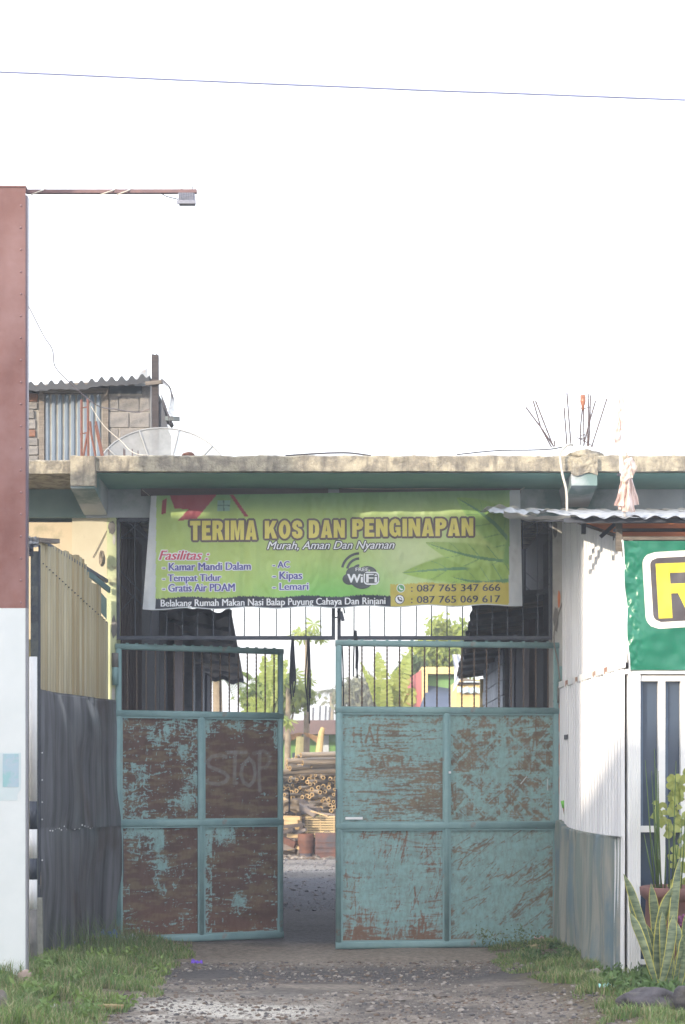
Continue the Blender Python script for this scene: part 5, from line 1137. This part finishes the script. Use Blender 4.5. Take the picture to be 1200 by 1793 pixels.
bx(Xat(738.5, 40), Xat(749, 40), 39.95, 43, 0, Zat(1168, 40), 'corner_pillar', ylw, ph); bx(Xat(749, 40)+.003, Xat(815, 40), 39.96, 43, Zat(1180, 40), Zat(1168, 40), 'parapet', ylw, ph)
bx(Xat(749, 40)+.003, Xat(815, 40), 40.3, 43, 0, Zat(1180, 40)-.003, 'front_wall', M('front_green', S(120,160,100), S(108,150,92), 2), ph)
m = MB().add([P(735, 1246, 39.2), P(806, 1246, 39.2), P(806, 1208, 40.25), P(749, 1200, 40.25), P(735, 1240, 39.3)], [(0,1,2,3,4)]); m.build('wall_shade_sheet', M('wall_shade_blue', S(80,92,116), S(72,84,106), 3), ph)  # dark sheet standing for the diagonal shadow on the green front wall
yh = thing('yellow_hut', 'pale yellow hut with strips of pale tin at the end of the right shed', 'hut', P(825, 1300, 33))
bx(Xat(801, 33), Xat(850, 33), 33, 35, 0, Zat(1190, 33), 'wall', ylw, yh)
m = MB(); corr(m, P(801, 1213, 32.9), P(842, 1213, 32.9), P(842, 1203, 32.98), P(801, 1203, 32.98), 3, .02); m.build('tin_strip', tinblue, yh, True)
MB().bar(P(800, 1197, 32.95), P(848, 1194, 32.95), .05, .05).build('rafter', darkwood, yh); MB().bar(P(812, 1194, 32.9), P(842, 1194, 32.9), .03, .02).build('tin_strip', tinblue, yh); MB().bar(P(800, 1187, 32.95), P(846, 1196, 32.9), .04, .04).build('rafter', wood, yh)
MB().box(Xat(805, 33), Xat(836, 33), 32.97, 33.05, Zat(1250, 33), Zat(1238, 33)).build('window', M('window_mauve_grey', S(80,70,80)), yh)  # plain mauve grey window colour
m = MB(); m.grid(lambda u, v: P(792+14*u+4*math.sin(v*3), 1146+66*v*(1-.35*u), 31+.1*mnoise.noise(Vector((u*3, v*3, 0)))), 8, 14); tag(m.build('white_sheet', M('white_cloth', S(214,220,230), S(200,208,222), 4, .7, trans=.2), None, True), 'white plastic sheet hanging from the end of the right shed roof', 'sheet')

# ------------------------------------------------------------------ plants
def leafmat(name, c, c2, tr=.35, rough=.5, sc=1.5): return M(name, c, c2, sc, rough, 0, trans=tr, lo=.35, hi=.65)
lf_y = leafmat('leaf_yellow_green', (.40,.46,.10), (.26,.36,.08), .5); lf_g = leafmat('leaf_green', (.19,.28,.08), (.27,.34,.08), .5); lf_d = leafmat('leaf_dark', (.07,.13,.05), (.12,.18,.06), .4); lf_dull = leafmat('leaf_dusty', (.20,.22,.13), (.25,.25,.16), .4)
bark = M('pale_bark', S(150,138,118), S(116,104,90), 6, .9, .3); 
def leaf_cloud(n, centers, s, seed):
    r = np.random.default_rng(seed); V = []; 
    for c, rad, wt in centers:
        k = int(n*wt); d = r.normal(size=(k, 3)); d /= np.linalg.norm(d, axis=1)[:, None]; rr_ = (r.random(k)**.45)[:, None]
        V.append(np.array(c)+d*rr_*np.array(rad)*(1+.25*r.normal(size=(k, 1))))
    C = np.concatenate(V); k = len(C); a = r.normal(size=(k, 3)); a /= np.linalg.norm(a, axis=1)[:, None]; b_ = np.cross(a, r.normal(size=(k, 3))); b_ /= np.linalg.norm(b_, axis=1)[:, None]
    sz = s*r.uniform(.6, 1.4, (k, 1)); a[:, 2] -= .3
    P0, P1, P2, P3 = C-a*sz, C+b_*sz*.42, C+a*sz, C-b_*sz*.42
    vs = np.stack([P0, P1, P2, P3], 1).reshape(-1, 3); m = MB(); m.v = vs.tolist(); m.f = [(4*i, 4*i+1, 4*i+2, 4*i+3) for i in range(k)]; m.m = [0]*k; return m
def tree(name, lab, cat, base, top, clumps, n, s, mat, seed, grp=None, r0=.12):
    t = thing(name, lab, cat, base, grp); base = Vector(base); top = Vector(top)
    MB().tube([base, base.lerp(top, .5)+Vector((.1, 0, 0)), top], [r0, r0*.7, r0*.35], 8).build('trunk', bark, t, True)
    for c, rad, wt in clumps[:7]: MB().tube([base.lerp(top, .55), base.lerp(Vector(c), .8)+Vector((0, 0, .2)), Vector(c)], [r0*.4, r0*.25, r0*.08], 5).build('limb', bark, t, True)
    leaf_cloud(n, clumps, s, seed).build('crown', mat, t); return t
def clump(px, py, Y, rx, rz, wt): c = P(px, py, Y); return (tuple(c), (rx, rx*.8, rz), wt)
tree('leafy_tree', 'bright leafy tree above the pink house seen through the right bars', 'tree', (P(775,1370,46).x, 46, 0), P(770,1120,46),
     [clump(772,1108,46,.35,.45,.10), clump(790,1135,46,.55,.35,.16), clump(745,1140,46,.4,.25,.08), clump(770,1150,46,.75,.4,.26), clump(812,1120,46,.35,.4,.12), clump(750,1178,46,.5,.4,.14), clump(790,1175,46,.6,.4,.14)], 5200, .10, lf_y, 3, 'trees beyond the yard')
tree('leafy_tree', 'dark round bush tree left of the pink house', 'tree', (P(712,1370,44).x, 44, 0), P(712,1190,44), [clump(713,1190,44,.28,.35,.3), clump(705,1220,44,.4,.45,.4), clump(724,1170,44,.3,.25,.3)], 2600, .10, lf_d, 5, 'trees beyond the yard')
tree('leafy_tree', 'dusty grey green tree far away left of the right banana plant', 'tree', (P(632,1370,70).x, 70, 0), P(632,1210,70), [clump(640,1205,70,.9,.5,.3), clump(620,1225,70,.9,.6,.35), clump(648,1230,70,.7,.5,.35)], 2600, .14, lf_dull, 6, 'trees beyond the yard')
tree('leafy_tree', 'low leafy tree in front of the green house left of the gap', 'tree', (P(478,1370,43).x, 43, 0), P(478,1215,43), [clump(470,1205,43,.42,.3,.22), clump(495,1212,43,.40,.26,.2), clump(448,1225,43,.35,.25,.18), clump(520,1222,43,.42,.28,.18), clump(480,1240,43,.6,.25,.22)], 3400, .10, lf_g, 8, 'trees beyond the yard')
# far palm silhouettes and treeline
m = leaf_cloud(9000, [((x, 95+rng.uniform(-3, 3), rng.uniform(1, 2.4)), (4, 2, 1.6), 1/24) for x in np.linspace(-40, 40, 24)], .35, 12)
tag(m.build('far_treeline', lf_dull, kind='stuff'), 'hazy line of far trees on the horizon beyond the yard')
def frond(base, d, L, droop, mat, par, n=22, wl=.32, ang=.9):
    d = Vector(d).normalized(); up = Vector((0, 0, 1)); pts = []
    for i in range(n+1):
        t = i/n; pts.append(Vector(base)+d*L*t+up*(-droop*L*t*t))
    m = MB().tube(pts, [.018*(1-.8*i/n) for i in range(n+1)], 4); sd = d.cross(up)
    sd = sd.normalized() if sd.length > .1 else Vector((1, 0, 0))
    for i in range(2, n+1):
        for sg in (-1, 1):
            p = pts[i]; l = wl*math.sin(math.pi*min(1, .15+.85*i/n))**.6; q = p+sd*sg*l*.8+d*l*.5+Vector((0, 0, -l*.45)); w_ = d*.025
            m.add([p-w_, p+w_, q], [(0, 1, 2)])
    return m.build('frond', mat, par)
def palm(name, lab, base, h, nf, L, mat, grp=None):
    t = thing(name, lab, 'palm', base, grp); b0 = Vector(base); tp = b0+Vector((.1, 0, h)); MB().tube([b0, b0.lerp(tp, .5)+Vector((.08, 0, 0)), tp], [.14, .11, .09], 8).build('trunk', bark, t, True)
    for i in range(nf):
        a = i*2.4; e = .2+.6*((i*.37) % 1); frond(tp, (math.cos(a), math.sin(a), e), L, .7, mat, t)
    return t
palm('coconut_palm', 'small far coconut palm above the green house in the gap', (P(577,1370,80).x, 80, 0), P(577,1212,80).z, 11, 1.2, lf_dull)
palm('coconut_palm', 'coconut palm with drooping fronds half hidden behind the left shed roof', (P(372,1370,36).x, 36, 0), P(372,1185,36).z, 12, 1.0, lf_g)
def banana(name, lab, base, spec, mat, grp='banana plants beyond the yard'):
    t = thing(name, lab, 'banana plant', base, grp); b0 = Vector(base); r4 = random.Random(int(base[0]*100))
    ctr_ = spec[0][0]
    for i, (p0, p1, wd) in enumerate(spec):
        p0, p1 = Vector(p0), Vector(p1); d = p1-p0; m = MB(); n = 44; side = Vector((1, .4*r4.uniform(-1, 1), 0)).normalized()
        ax = [p0+d*(k/n)+Vector((0, 0, -.12*d.length*(k/n)**2*(abs(d.x)/max(.01, d.length)*2))) for k in range(n+1)]
        sd = d.normalized().cross(Vector((0, 1, 0))).normalized()
        m.tube(ax, [.02*(1-.8*k/n) for k in range(n+1)], 4)
        for k in range(n):
            w0 = wd*math.sin(math.pi*(.06+.94*k/n))**.55
            for sg in (-1, 1):
                gap = r4.uniform(.1, .5) if r4.random() < .35 else 0; dp = -.5*r4.random()**2; a = ax[k]; b2 = ax[k].lerp(ax[k+1], 1-gap); o = sd*sg*w0*r4.uniform(.62, 1.08)+Vector((0, w0*r4.uniform(-.5, .5), dp*w0*.7))-d.normalized()*w0*.0
                m.add([a, b2, b2+o+d*.02, a+o+d*.0], [(0, 1, 2, 3)])
        m.build('leaf', mat, t)
    MB().tube([b0, Vector(spec[0][0])], [.13, .07], 8).build('stem', lf_y, t, True); return t
Yb = 41
banana('banana_plant', 'banana plant with tall ragged leaves behind the left leaf bars', (P(470,1370,Yb).x, Yb, 0), [(P(470,1240,Yb), P(484,1135,Yb), .18), (P(472,1238,Yb), P(462,1146,Yb), .17), (P(472,1235,Yb), P(502,1148,Yb), .16), (P(470,1238,Yb), P(432,1215,Yb), .12), (P(470,1238,Yb), P(418,1240,Yb), .12)], lf_y)
banana('banana_plant', 'big banana plant with upright bright leaves behind the right leaf bars', (P(672,1370,Yb).x, Yb, 0), [(P(680,1262,Yb), P(662,1138,Yb), .20), (P(682,1264,Yb), P(692,1172,Yb), .22), (P(684,1262,Yb), P(716,1138,Yb), .22), (P(678,1262,Yb), P(648,1176,Yb), .14), (P(686,1262,Yb), P(726,1196,Yb), .24), (P(674,1255,Yb), P(632,1150,Yb), .07), (P(682,1262,Yb-.3), P(674,1190,Yb-.3), .16)], lf_y)
# papaya
def papaya_leaf_mesh():
    m = MB(); r0 = .24
    for k in range(7):
        a = (k-3)*.75; tip = (r0*1.15*math.sin(a), r0*1.15*math.cos(a), -.06); b1 = (.08*math.sin(a-.3), .08*math.cos(a-.3), 0); b2 = (.08*math.sin(a+.3), .08*math.cos(a+.3), 0)
        s1 = (r0*.75*math.sin(a-.22), r0*.75*math.cos(a-.22), -.03); s2 = (r0*.75*math.sin(a+.22), r0*.75*math.cos(a+.22), -.03); m.add([(0,0,0), b1, s1, tip, s2, b2], [(0,1,2,3,4,5)])
    return m
def papaya(lab, base, top, n, spread, seed):
    t = thing('papaya_tree', lab, 'papaya tree', base, 'papaya trees beyond the yard'); top = Vector(top); b0 = Vector(base); r5 = random.Random(seed)
    MB().tube([b0, b0.lerp(top, .5), top], [.10, .08, .05], 8).build('trunk', bark, t, True); lm = None
    for i in range(n):
        a = i*2.4; e = r5.uniform(-.25, .6); L = spread*r5.uniform(.6, 1); tip = top+Vector((math.cos(a)*L, math.sin(a)*L, e*L)); MB().tube([top, top.lerp(tip, .6)+Vector((0, 0, .05)), tip], [.012, .009, .006], 4).build('petiole', lf_g, t)
        rot = (r5.uniform(-.9, .9)-.5, r5.uniform(-.5, .5), a-math.pi/2)
        if lm is None:
            pm = papaya_leaf_mesh(); pm.v = [tuple(Vector(v)+tip) for v in pm.v]; lm = pm.build('leaf', lf_y, t); lm.rotation_euler = rot
        else: inst(lm, tip, rot, (1,)*3, t)
    return t
papaya('tall thin papaya tree standing in the gap above the bamboo stack', (P(536,1370,44).x, 44, 0), P(538,1115,44), 12, .42, 1)
papaya('low papaya tree with spread leaves left of the tall one', (P(502,1370,42).x, 42, 0), P(505,1200,42), 16, .55, 2)
papaya('small papaya tree at the left edge of the gap above the wood', (P(492,1370,40).x, 40, 0), P(490,1265,40), 8, .35, 4)
# props of timber by the green house
tag(MB().tube([P(558, 1325, 42), P(563, 1283, 42), P(566, 1274, 42)], [.09, .07, .05], 8).build('timber_prop', M('pale_log', S(206,184,130), S(180,156,108), 5)), 'pale leaning log in front of the white pillar of the green house', 'log')
tag(MB().tube([P(524, 1325, 42), P(526, 1290, 42)], [.10, .09], 8).build('timber_prop', M('pale_log_b', S(214,206,150), S(190,180,130), 5)), 'short pale upright log left of the papaya trunk', 'log')
m = MB()
for i in range(16):
    a = -1.9+i*.24; m.add([P(530, 1283, 43.6), P(530+math.sin(a)*30-2, 1283+abs(math.sin(a*.5))*14-2, 43.4), P(530+math.sin(a+.13)*30, 1290+abs(math.sin(a*.5))*18, 43.4)], [(0,1,2)])
tag(m.build('dead_leaf_skirt', M('dead_leaves', S(170,136,96), S(130,104,76), 5)), 'dry brown leaves hanging around the papaya trunk', 'dead leaves')

# pot, snake plant, reeds and vine in front of the shop
pot = thing('flower_pot', 'big reddish brown clay pot in front of the shop window', 'pot', (Xat(1200, 12.5), 12.5, 0))
pc = (Xat(1200, 12.5), 12.5, Zat(1706, 12.5)-.02); kz = Zat(1552, 12.5)-pc[2]; potm = M('clay_pot', S(122,84,78), S(98,70,68), 5, .7, .2)
MB().lathe([(.18, 0), (.24, kz*.2), (.285, kz*.55), (.275, kz*.84), (.285, kz*.86), (.315, kz*.9), (.32, kz*.99), (.30, kz), (.27, kz*.97), (.26, kz*.9)], pc, 36).build('pot_body', potm, pot, True)
MB().lathe([(.001, kz*.92), (.26, kz*.92)], pc, 24).build('soil', M('soil', S(64,56,50)), pot)
sg1 = M('snake_leaf_green', S(136,148,116), S(84,102,80), 11, .45, .05, stretch=(.5,1,3), lo=.42, hi=.58, trans=.1); sg2 = M('snake_leaf_margin', S(206,200,96), S(190,184,90), 6, .45, trans=.15)
snp = thing('snake_plant', 'snake plant with yellow edged sword leaves growing beside the dark stones', 'plant', P(1160, 1722, 11.9))
sleaves = [((1150,1712),(1122,1600),(1092,1530),.030), ((1146,1712),(1118,1620),(1101,1563),.028), ((1148,1714),(1124,1650),(1103,1597),.030), ((1150,1700),(1150,1620),(1140,1546),.032), ((1152,1712),(1152,1620),(1178,1553),.038),
           ((1172,1710),(1176,1610),(1192,1498),.034), ((1166,1712),(1182,1600),(1186,1530),.030), ((1180,1716),(1188,1670),(1201,1632),.030), ((1156,1714),(1146,1660),(1128,1614),.026), ((1186,1708),(1190,1650),(1183,1612),.026),
           ((1158,1716),(1168,1660),(1180,1600),.032), ((1176,1722),(1150,1690),(1134,1668),.026), ((1160,1716),(1162,1650),(1160,1595),.028), ((1182,1714),(1172,1668),(1168,1640),.024), ((1196,1716),(1204,1650),(1214,1590),.03), ((1190,1716),(1198,1660),(1200,1600),.03),
           ((1176,1722),(1186,1690),(1196,1660),.026), ((1150,1716),(1140,1690),(1138,1650),.022)]
for i, (a, b_, c, wd) in enumerate(sleaves):
    Yl = 11.9+.16*math.sin(i*2.4); A, Bc, C = P(*a, Yl), P(*b_, Yl-.03), P(*c, Yl-.08*math.cos(i*1.7)); n = 16; m = MB(); tw = random.uniform(-.9, .9); Bc = Bc+Vector((random.uniform(-.035, .035), 0, 0))
    A.z -= .03
    rows = []
    for k in range(n+1):
        t = k/n; p = A*(1-t)**2+Bc*2*t*(1-t)+C*t*t; p = p if True else p; dd_ = (Bc-A)*(1-t)+(C-Bc)*t; an = tw*(1-t)+.35*math.sin(t*3+i); sd = Vector((math.cos(an), math.sin(an), 0)); sd = (sd-dd_.normalized()*sd.dot(dd_.normalized())).normalized(); nn = sd.cross(dd_.normalized())
        w_ = wd*(.45+.55*math.sin(math.pi*min(1, .08+t*.62)))*(1 if t < .75 else max(.02, 1-((t-.75)/.25)**1.8)); rows.append([p+sd*w_*q+nn*(abs(q)**2)*w_*.35*(-1) for q in (-1, -.86, -.35, 0, .35, .86, 1)])
    vs_ = [v for r_ in rows for v in r_]; 
    for k in range(n):
        for q in range(6): m.add([rows[k][q], rows[k][q+1], rows[k+1][q+1], rows[k+1][q]], [(0,1,2,3)], 1 if q in (0, 5) else 0)
    m.build('leaf', [sg1, sg2], snp, False)
rd = thing('reed_plant', 'thin upright green stems rising from the clay pot before the window', 'plant', P(1155, 1552, 12.5))
for i, (x0, x1, y1) in enumerate([(1146,1130,1331),(1150,1141,1350),(1152,1146,1311),(1154,1150,1345),(1158,1153,1350),(1160,1146,1420),(1178,1184,1332),(1172,1171,1440),(1186,1180,1450),(1188,1195,1430),(1148,1128,1460),(1156,1142,1470),(1180,1190,1460),(1164,1166,1480),(1192,1200,1420)]):
    MB().tube([P(x0, 1560, 12.5), P((x0+x1)/2+1.5*math.sin(i), (1560+y1)/2, 12.48), P(x1, y1, 12.5)], [.006, .005, .002], 5).build('stem', leafmat('reed_green', (.12,.2,.05), (.1,.17,.05)) if i == 0 else bpy.data.materials['reed_green'], rd, True)
vn = thing('vine_plant', 'climbing vine with round yellow green leaves on the white window frame', 'plant', P(1185, 1560, 12.7))
vm = leafmat('vine_leaf', (.52,.54,.16), (.26,.33,.10), .4, sc=6)
MB().tube([P(1186, 1560, 12.75), P(1180, 1480, 12.8), P(1186, 1420, 12.8), P(1190, 1362, 12.8)], .006, 5).build('stem', vm, vn, True)
r6 = random.Random(4); l0 = None
for i in range(115):
    if i < 60: px, py = r6.gauss(1183, 9), r6.uniform(1360, 1462)
    elif i < 72: px, py = r6.gauss(1150, 4), r6.uniform(1400, 1445)
    elif i < 96: px, py = r6.gauss(1184, 10), r6.uniform(1470, 1555)
    else: px, py = r6.uniform(1196, 1240), r6.uniform(1340, 1540)
    Yl = 12.75+r6.uniform(-.1, .15); p = P(px, py, Yl); rot = (r6.uniform(-.6, .6), r6.uniform(-1.5, 1.5), r6.uniform(-.9, .9)); s = r6.uniform(.7, 1.25)
    if l0 is None:
        n = 12; pts = [(0, 0, 0)]+[(.026*math.sin(a)*(1 if True else 1), -.004*abs(math.sin(a)), -.030*math.cos(a)-(.012 if abs(a-math.pi) > 2.9 else 0)) for a in [k*2*math.pi/n for k in range(n)]]
        l0 = MB().add([Vector(q)+p for q in pts], [(0, k+1, (k+1) % n+1) for k in range(n)]).build('leaf', vm, vn); l0.rotation_euler = rot
    else: inst(l0, p, rot, (s,)*3, vn)
fm = M('magenta_petal', S(130,60,110), S(110,50,96), 8)
bl = thing('flower', 'dull magenta flower cluster low in front of the clay pot', 'flower', P(1194, 1625, 12.1))
for i in range(9):
    v, f = blob((.018, .012, .016), i, 1); p = P(1190+r6.uniform(-4, 10), 1612+r6.uniform(-8, 14), 12.12); MB().add([(a+p.x, b_+p.y, c+p.z) for a, b_, c in v], f).build('petal', fm, bl, True)

# stones round the planter
stm = M('dark_boulder', S(92,88,92), S(70,68,74), 6, .95, .7, 25, c3=S(110,106,100), scale3=4)
def boulder(px0, px1, py0, py1, lab, mat, sd, flat_=.9, dz=.0):
    Y = GY(py1); c = P((px0+px1)/2, (py0+py1)/2, Y); rx = (px1-px0)/2/F*Y; rz = (py1-py0)/2/F*Y; v, f = blob((rx*1.05, rx*.7, rz*1.1), sd, 4, rough=.35)
    m = MB().add([(a+c.x, b_+c.y+.1, cc_+c.z+dz+.01*mnoise.noise(Vector((a*30, b_*30, cc_*30)))) for a, b_, cc_ in v], f); tag(m.build('boulder', mat, None, True), lab, 'stone', 'boulders edging the verge')
boulder(1094, 1193, 1734, 1782, 'large dark flat topped stone at the foot of the snake plant', stm, 2)
boulder(1188, 1262, 1728, 1790, 'dark stone at the right edge next to the large flat stone', stm, 6)
boulder(24, 56, 1704, 1738, 'rounded pinkish stone at the foot of the white signboard', M('pink_stone', S(170,150,140), S(140,124,116), 8, .9, .4), 4)
boulder(-14, 8, 1742, 1775, 'grey stone cut by the left edge of the picture', gs[0], 8)
boulder(1022, 1062, 1700, 1722, 'pale rubble stone at the foot of the grey cloth', gs[2], 9)
boulder(1050, 1090, 1716, 1732, 'flat pale stone between the grey cloth and the planter', gs[2], 12)

# litter
def scrap(px, py, s, mat, lab, seed, name='litter'):
    Y = GY(py); p = P(px, py, Y); m = MB(); m.grid(lambda u, v: Vector((p.x+(u-.5)*s*2, p.y+(v-.5)*s, gh(p.x, p.y)+.03+s*1.2*abs(mnoise.noise(Vector((u*4+seed, v*4, seed))))+s*.2)), 10, 8); return tag(m.build(name, mat, None, True), lab, 'litter', 'litter on the ground')
bluep = M('blue_plastic', S(70,90,150), S(90,110,170), 9, .4)
scrap(345, 1694, .045, M('purple_plastic', S(110,70,190), S(90,56,170), 9, .4), 'small crumpled purple wrapper on the driveway', 1)
scrap(186, 1660, .11, bluep, 'larger crumpled blue plastic in the grass below the dark sheet', 2); scrap(142, 1668, .05, M('pale_blue_plastic', S(150,170,200)), 'pale blue plastic scrap in the left grass', 3)
scrap(228, 1664, .08, M('grey_plastic', S(160,164,170)), 'greyish plastic scrap near the left gate hinge', 5); scrap(1062, 1748, .05, M('mint_plastic', S(160,226,220), S(190,230,230)), 'mint coloured plastic scrap in the grass by the planter', 7)
scrap(88, 1783, .04, M('white_plastic', S(200,206,206)), 'white scrap in the grass at the bottom left', 8); scrap(946, 1660, .05, M('pinkish_litter', S(190,150,150)), 'pinkish scrap under the right gate hinge', 9)
tag(MB().bar(P(160, 1766, GY(1770))+Vector((0, 0, .02)), P(216, 1768, GY(1770))+Vector((0, 0, .02)), .07, .02).build('bamboo_chip', M('chip_tan', S(170,150,110))), 'flat tan strip of wood lying in the left grass edge', 'wood')

# grass
def grass(n, area, hmin, hmax, keep, hfac, mats, lab, seed, name='grass', wd=.0034):
    r = np.random.default_rng(seed); X = r.uniform(area[0], area[1], n*3); Y = r.uniform(area[2], area[3], n*3)
    kk = np.array([keep(x, y) for x, y in zip(X, Y)]); X, Y = X[kk][:n], Y[kk][:n]; k = len(X)
    Z = np.array([gh(x, y) for x, y in zip(X, Y)])-.01; H = r.uniform(hmin, hmax, k)*np.array([hfac(x, y) for x, y in zip(X, Y)]); a = r.uniform(0, 2*math.pi, k); ln = r.uniform(.15, .9, k)*H; wv = wd*r.uniform(.6, 1.5, k)
    dx, dy = np.cos(a), np.sin(a); B = np.stack([X, Y, Z], 1); sd = np.stack([-dy*wv, dx*wv, 0*X], 1); md = B+np.stack([dx*ln*.35, dy*ln*.35, H*.6], 1); tp = B+np.stack([dx*ln, dy*ln, H*.98-ln*.15], 1)
    V = np.stack([B-sd, B+sd, md+sd*.7, md-sd*.7, tp], 1).reshape(-1, 3); m = MB(); m.v = V.tolist(); m.f = []; m.m = []
    for i in range(k): q = 5*i; mi = int(r.integers(len(mats))); m.f += [(q, q+1, q+2, q+3), (q+3, q+2, q+4)]; m.m += [mi, mi]
    return tag(m.build(name, mats, kind='stuff'), lab)
gm = [leafmat('grass_a', (.25,.36,.09), (.15,.27,.08), .4), leafmat('grass_b', (.17,.27,.08), (.12,.20,.065), .4), leafmat('grass_dry', (.40,.39,.20), (.30,.28,.15), .3)]
def kl(x, y): return x < -1.32+.16*mnoise.noise(Vector((x*2, y*2.2, 0)))-.12*(y < 12) and (y < 15.95) and mnoise.noise(Vector((x*3.4, y*3.0, 5)))+.35*mnoise.noise(Vector((x*9, y*9, 5))) > -.02-.3*(y > 12.9)
def hl(x, y): return (.45+.55*min(1, (-1.3-x)/.5 if x < -1.3 else 0))*(1+.7*mnoise.noise(Vector((x*2.6, y*2.6, 8))))
grass(64000, (-4.2, -1.1, 10.0, 15.95), .04, .15, kl, hl, gm, 'green and yellowish grass on the left verge below the signboard', 1)
def kr(x, y):
    e = 1.28 if y > 13.6 else 1.28+.34*min(1, (13.6-y)/.8); return x > e+.14*mnoise.noise(Vector((x*2, y*2.2, 3))) and mnoise.noise(Vector((x*3.2, y*3, 2)))+.35*mnoise.noise(Vector((x*9, y*9, 5))) > -.12 and not (x > 1.97 and y > 13.1)
grass(44000, (1.1, 3.6, 10.0, 15.9), .03, .13, kr, lambda x, y: (.35+.5*min(1, max(0, x-1.3)*2))*(1+.8*mnoise.noise(Vector((x*3, y*3, 4)))), gm, 'green grass on the right verge in front of the white fence', 2)
# broad leaved weeds
def weeds(n, area, keep, s, h, mat, lab, seed):
    r = np.random.default_rng(seed); cs_ = []
    while len(cs_) < n:
        x, y = r.uniform(area[0], area[1]), r.uniform(area[2], area[3])
        if keep(x, y): cs_.append(((x, y, gh(x, y)+h*.55), (.09, .09, h*.6), 1/n))
    return tag(leaf_cloud(n*46, cs_, s, seed).build('weeds', mat, kind='stuff'), lab)
weeds(20, (1.5, 1.95, 13.9, 15.4), kr, .020, .05, leafmat('weed_dark', (.12,.22,.07), (.09,.16,.06)), 'low broad leaved weeds under the right leaf and grey cloth', 3)
weeds(26, (1.75, 2.5, 11.2, 12.6), lambda x, y: x > 1.7, .03, .14, leafmat('weed_mid', (.15,.25,.08), (.10,.18,.06)), 'green weeds between the planter stones and the window frame', 4)
weeds(46, (-2.9, -1.4, 10.8, 14.6), kl, .024, .11, leafmat('weed_light', (.26,.36,.09), (.16,.26,.08)), 'small leafy weeds scattered through the left grass', 5)
weeds(7, (1.25, 1.7, 15.3, 15.7), lambda x, y: True, .015, .20, leafmat('weed_tuft', (.15,.20,.09), (.12,.17,.08)), 'wispy weed tuft growing against the right gate leaf', 6)
# wispy flowering weeds at the foot of the dark sheet
grass(420, (-2.35, -1.75, 14.2, 15.6), .16, .44, lambda x, y: True, lambda x, y: 1, [gm[1], leafmat('wisp', (.2,.22,.14), (.14,.17,.09))], 'tall wispy weeds standing against the dented dark sheet', 7, 'wild_weeds', .0018)

# ------------------------------------------------------------------ hazy evening air
hz = MB().box(-600, 600, -400, 600, -1.5, 40).build('haze', [], None); hm = bpy.data.materials.new('haze_air'); hm.use_nodes = True; hn = hm.node_tree
hn.nodes.remove(hn.nodes['Principled BSDF']); pv = hn.nodes.new('ShaderNodeVolumePrincipled'); pv.inputs['Density'].default_value = HAZE; pv.inputs['Color'].default_value = (.88,.93,1,1); pv.inputs['Anisotropy'].default_value = 0
hn.links.new(pv.outputs[0], hn.nodes['Material Output'].inputs['Volume']); hz.data.materials.append(hm); tag(hz, 'pale hazy evening air over the street and yard', kind='stuff')

# ------------------------------------------------------------------ unseen house blocks added outside the frame to cast the evening shade
nb = thing('gate_shade_block', 'unseen two storey house block added left of the driveway to shade the gate', 'house', (-6.4, 7.6, 0))  # added shade caster, sized to keep the sun off the gate
bx(-7.6, -3.95, 6.9, 8.6, 0, 6.2, 'wall', cream, nb); bx(-7.6, -3.9, 6.85, 8.65, 6.203, 6.3, 'roof', concrete, nb)
bx(-7.5, -6.6, 6.87, 6.9, 3.6, 5, 'window', glass, nb); bx(-5.9, -5.0, 6.87, 6.9, 3.6, 5, 'window', glass, nb)
bx(-6.95, -5.95, 7.75, 8.25, 6.303, 7.75, 'sign_shade_block', cement, nb)  # block added on the roof to keep the sun off the signboard
oh = thing('street_shade_block', 'unseen long house block added behind the camera to shade the ground and fence foot', 'house', (-16, -12, 0))  # added shade caster, its height sets the sun line on the right fence
bx(-30, -6, -14, -10, 0, 9.3, 'wall', plaster, oh); bx(-30.3, -5.7, -14.3, -9.7, 9.303, 9.5, 'roof', tindark, oh)
for i in range(8): bx(-28+i*2.8, -27+i*2.8, -9.99, -9.95, 1.2, 2.6, 'window', glass, oh)
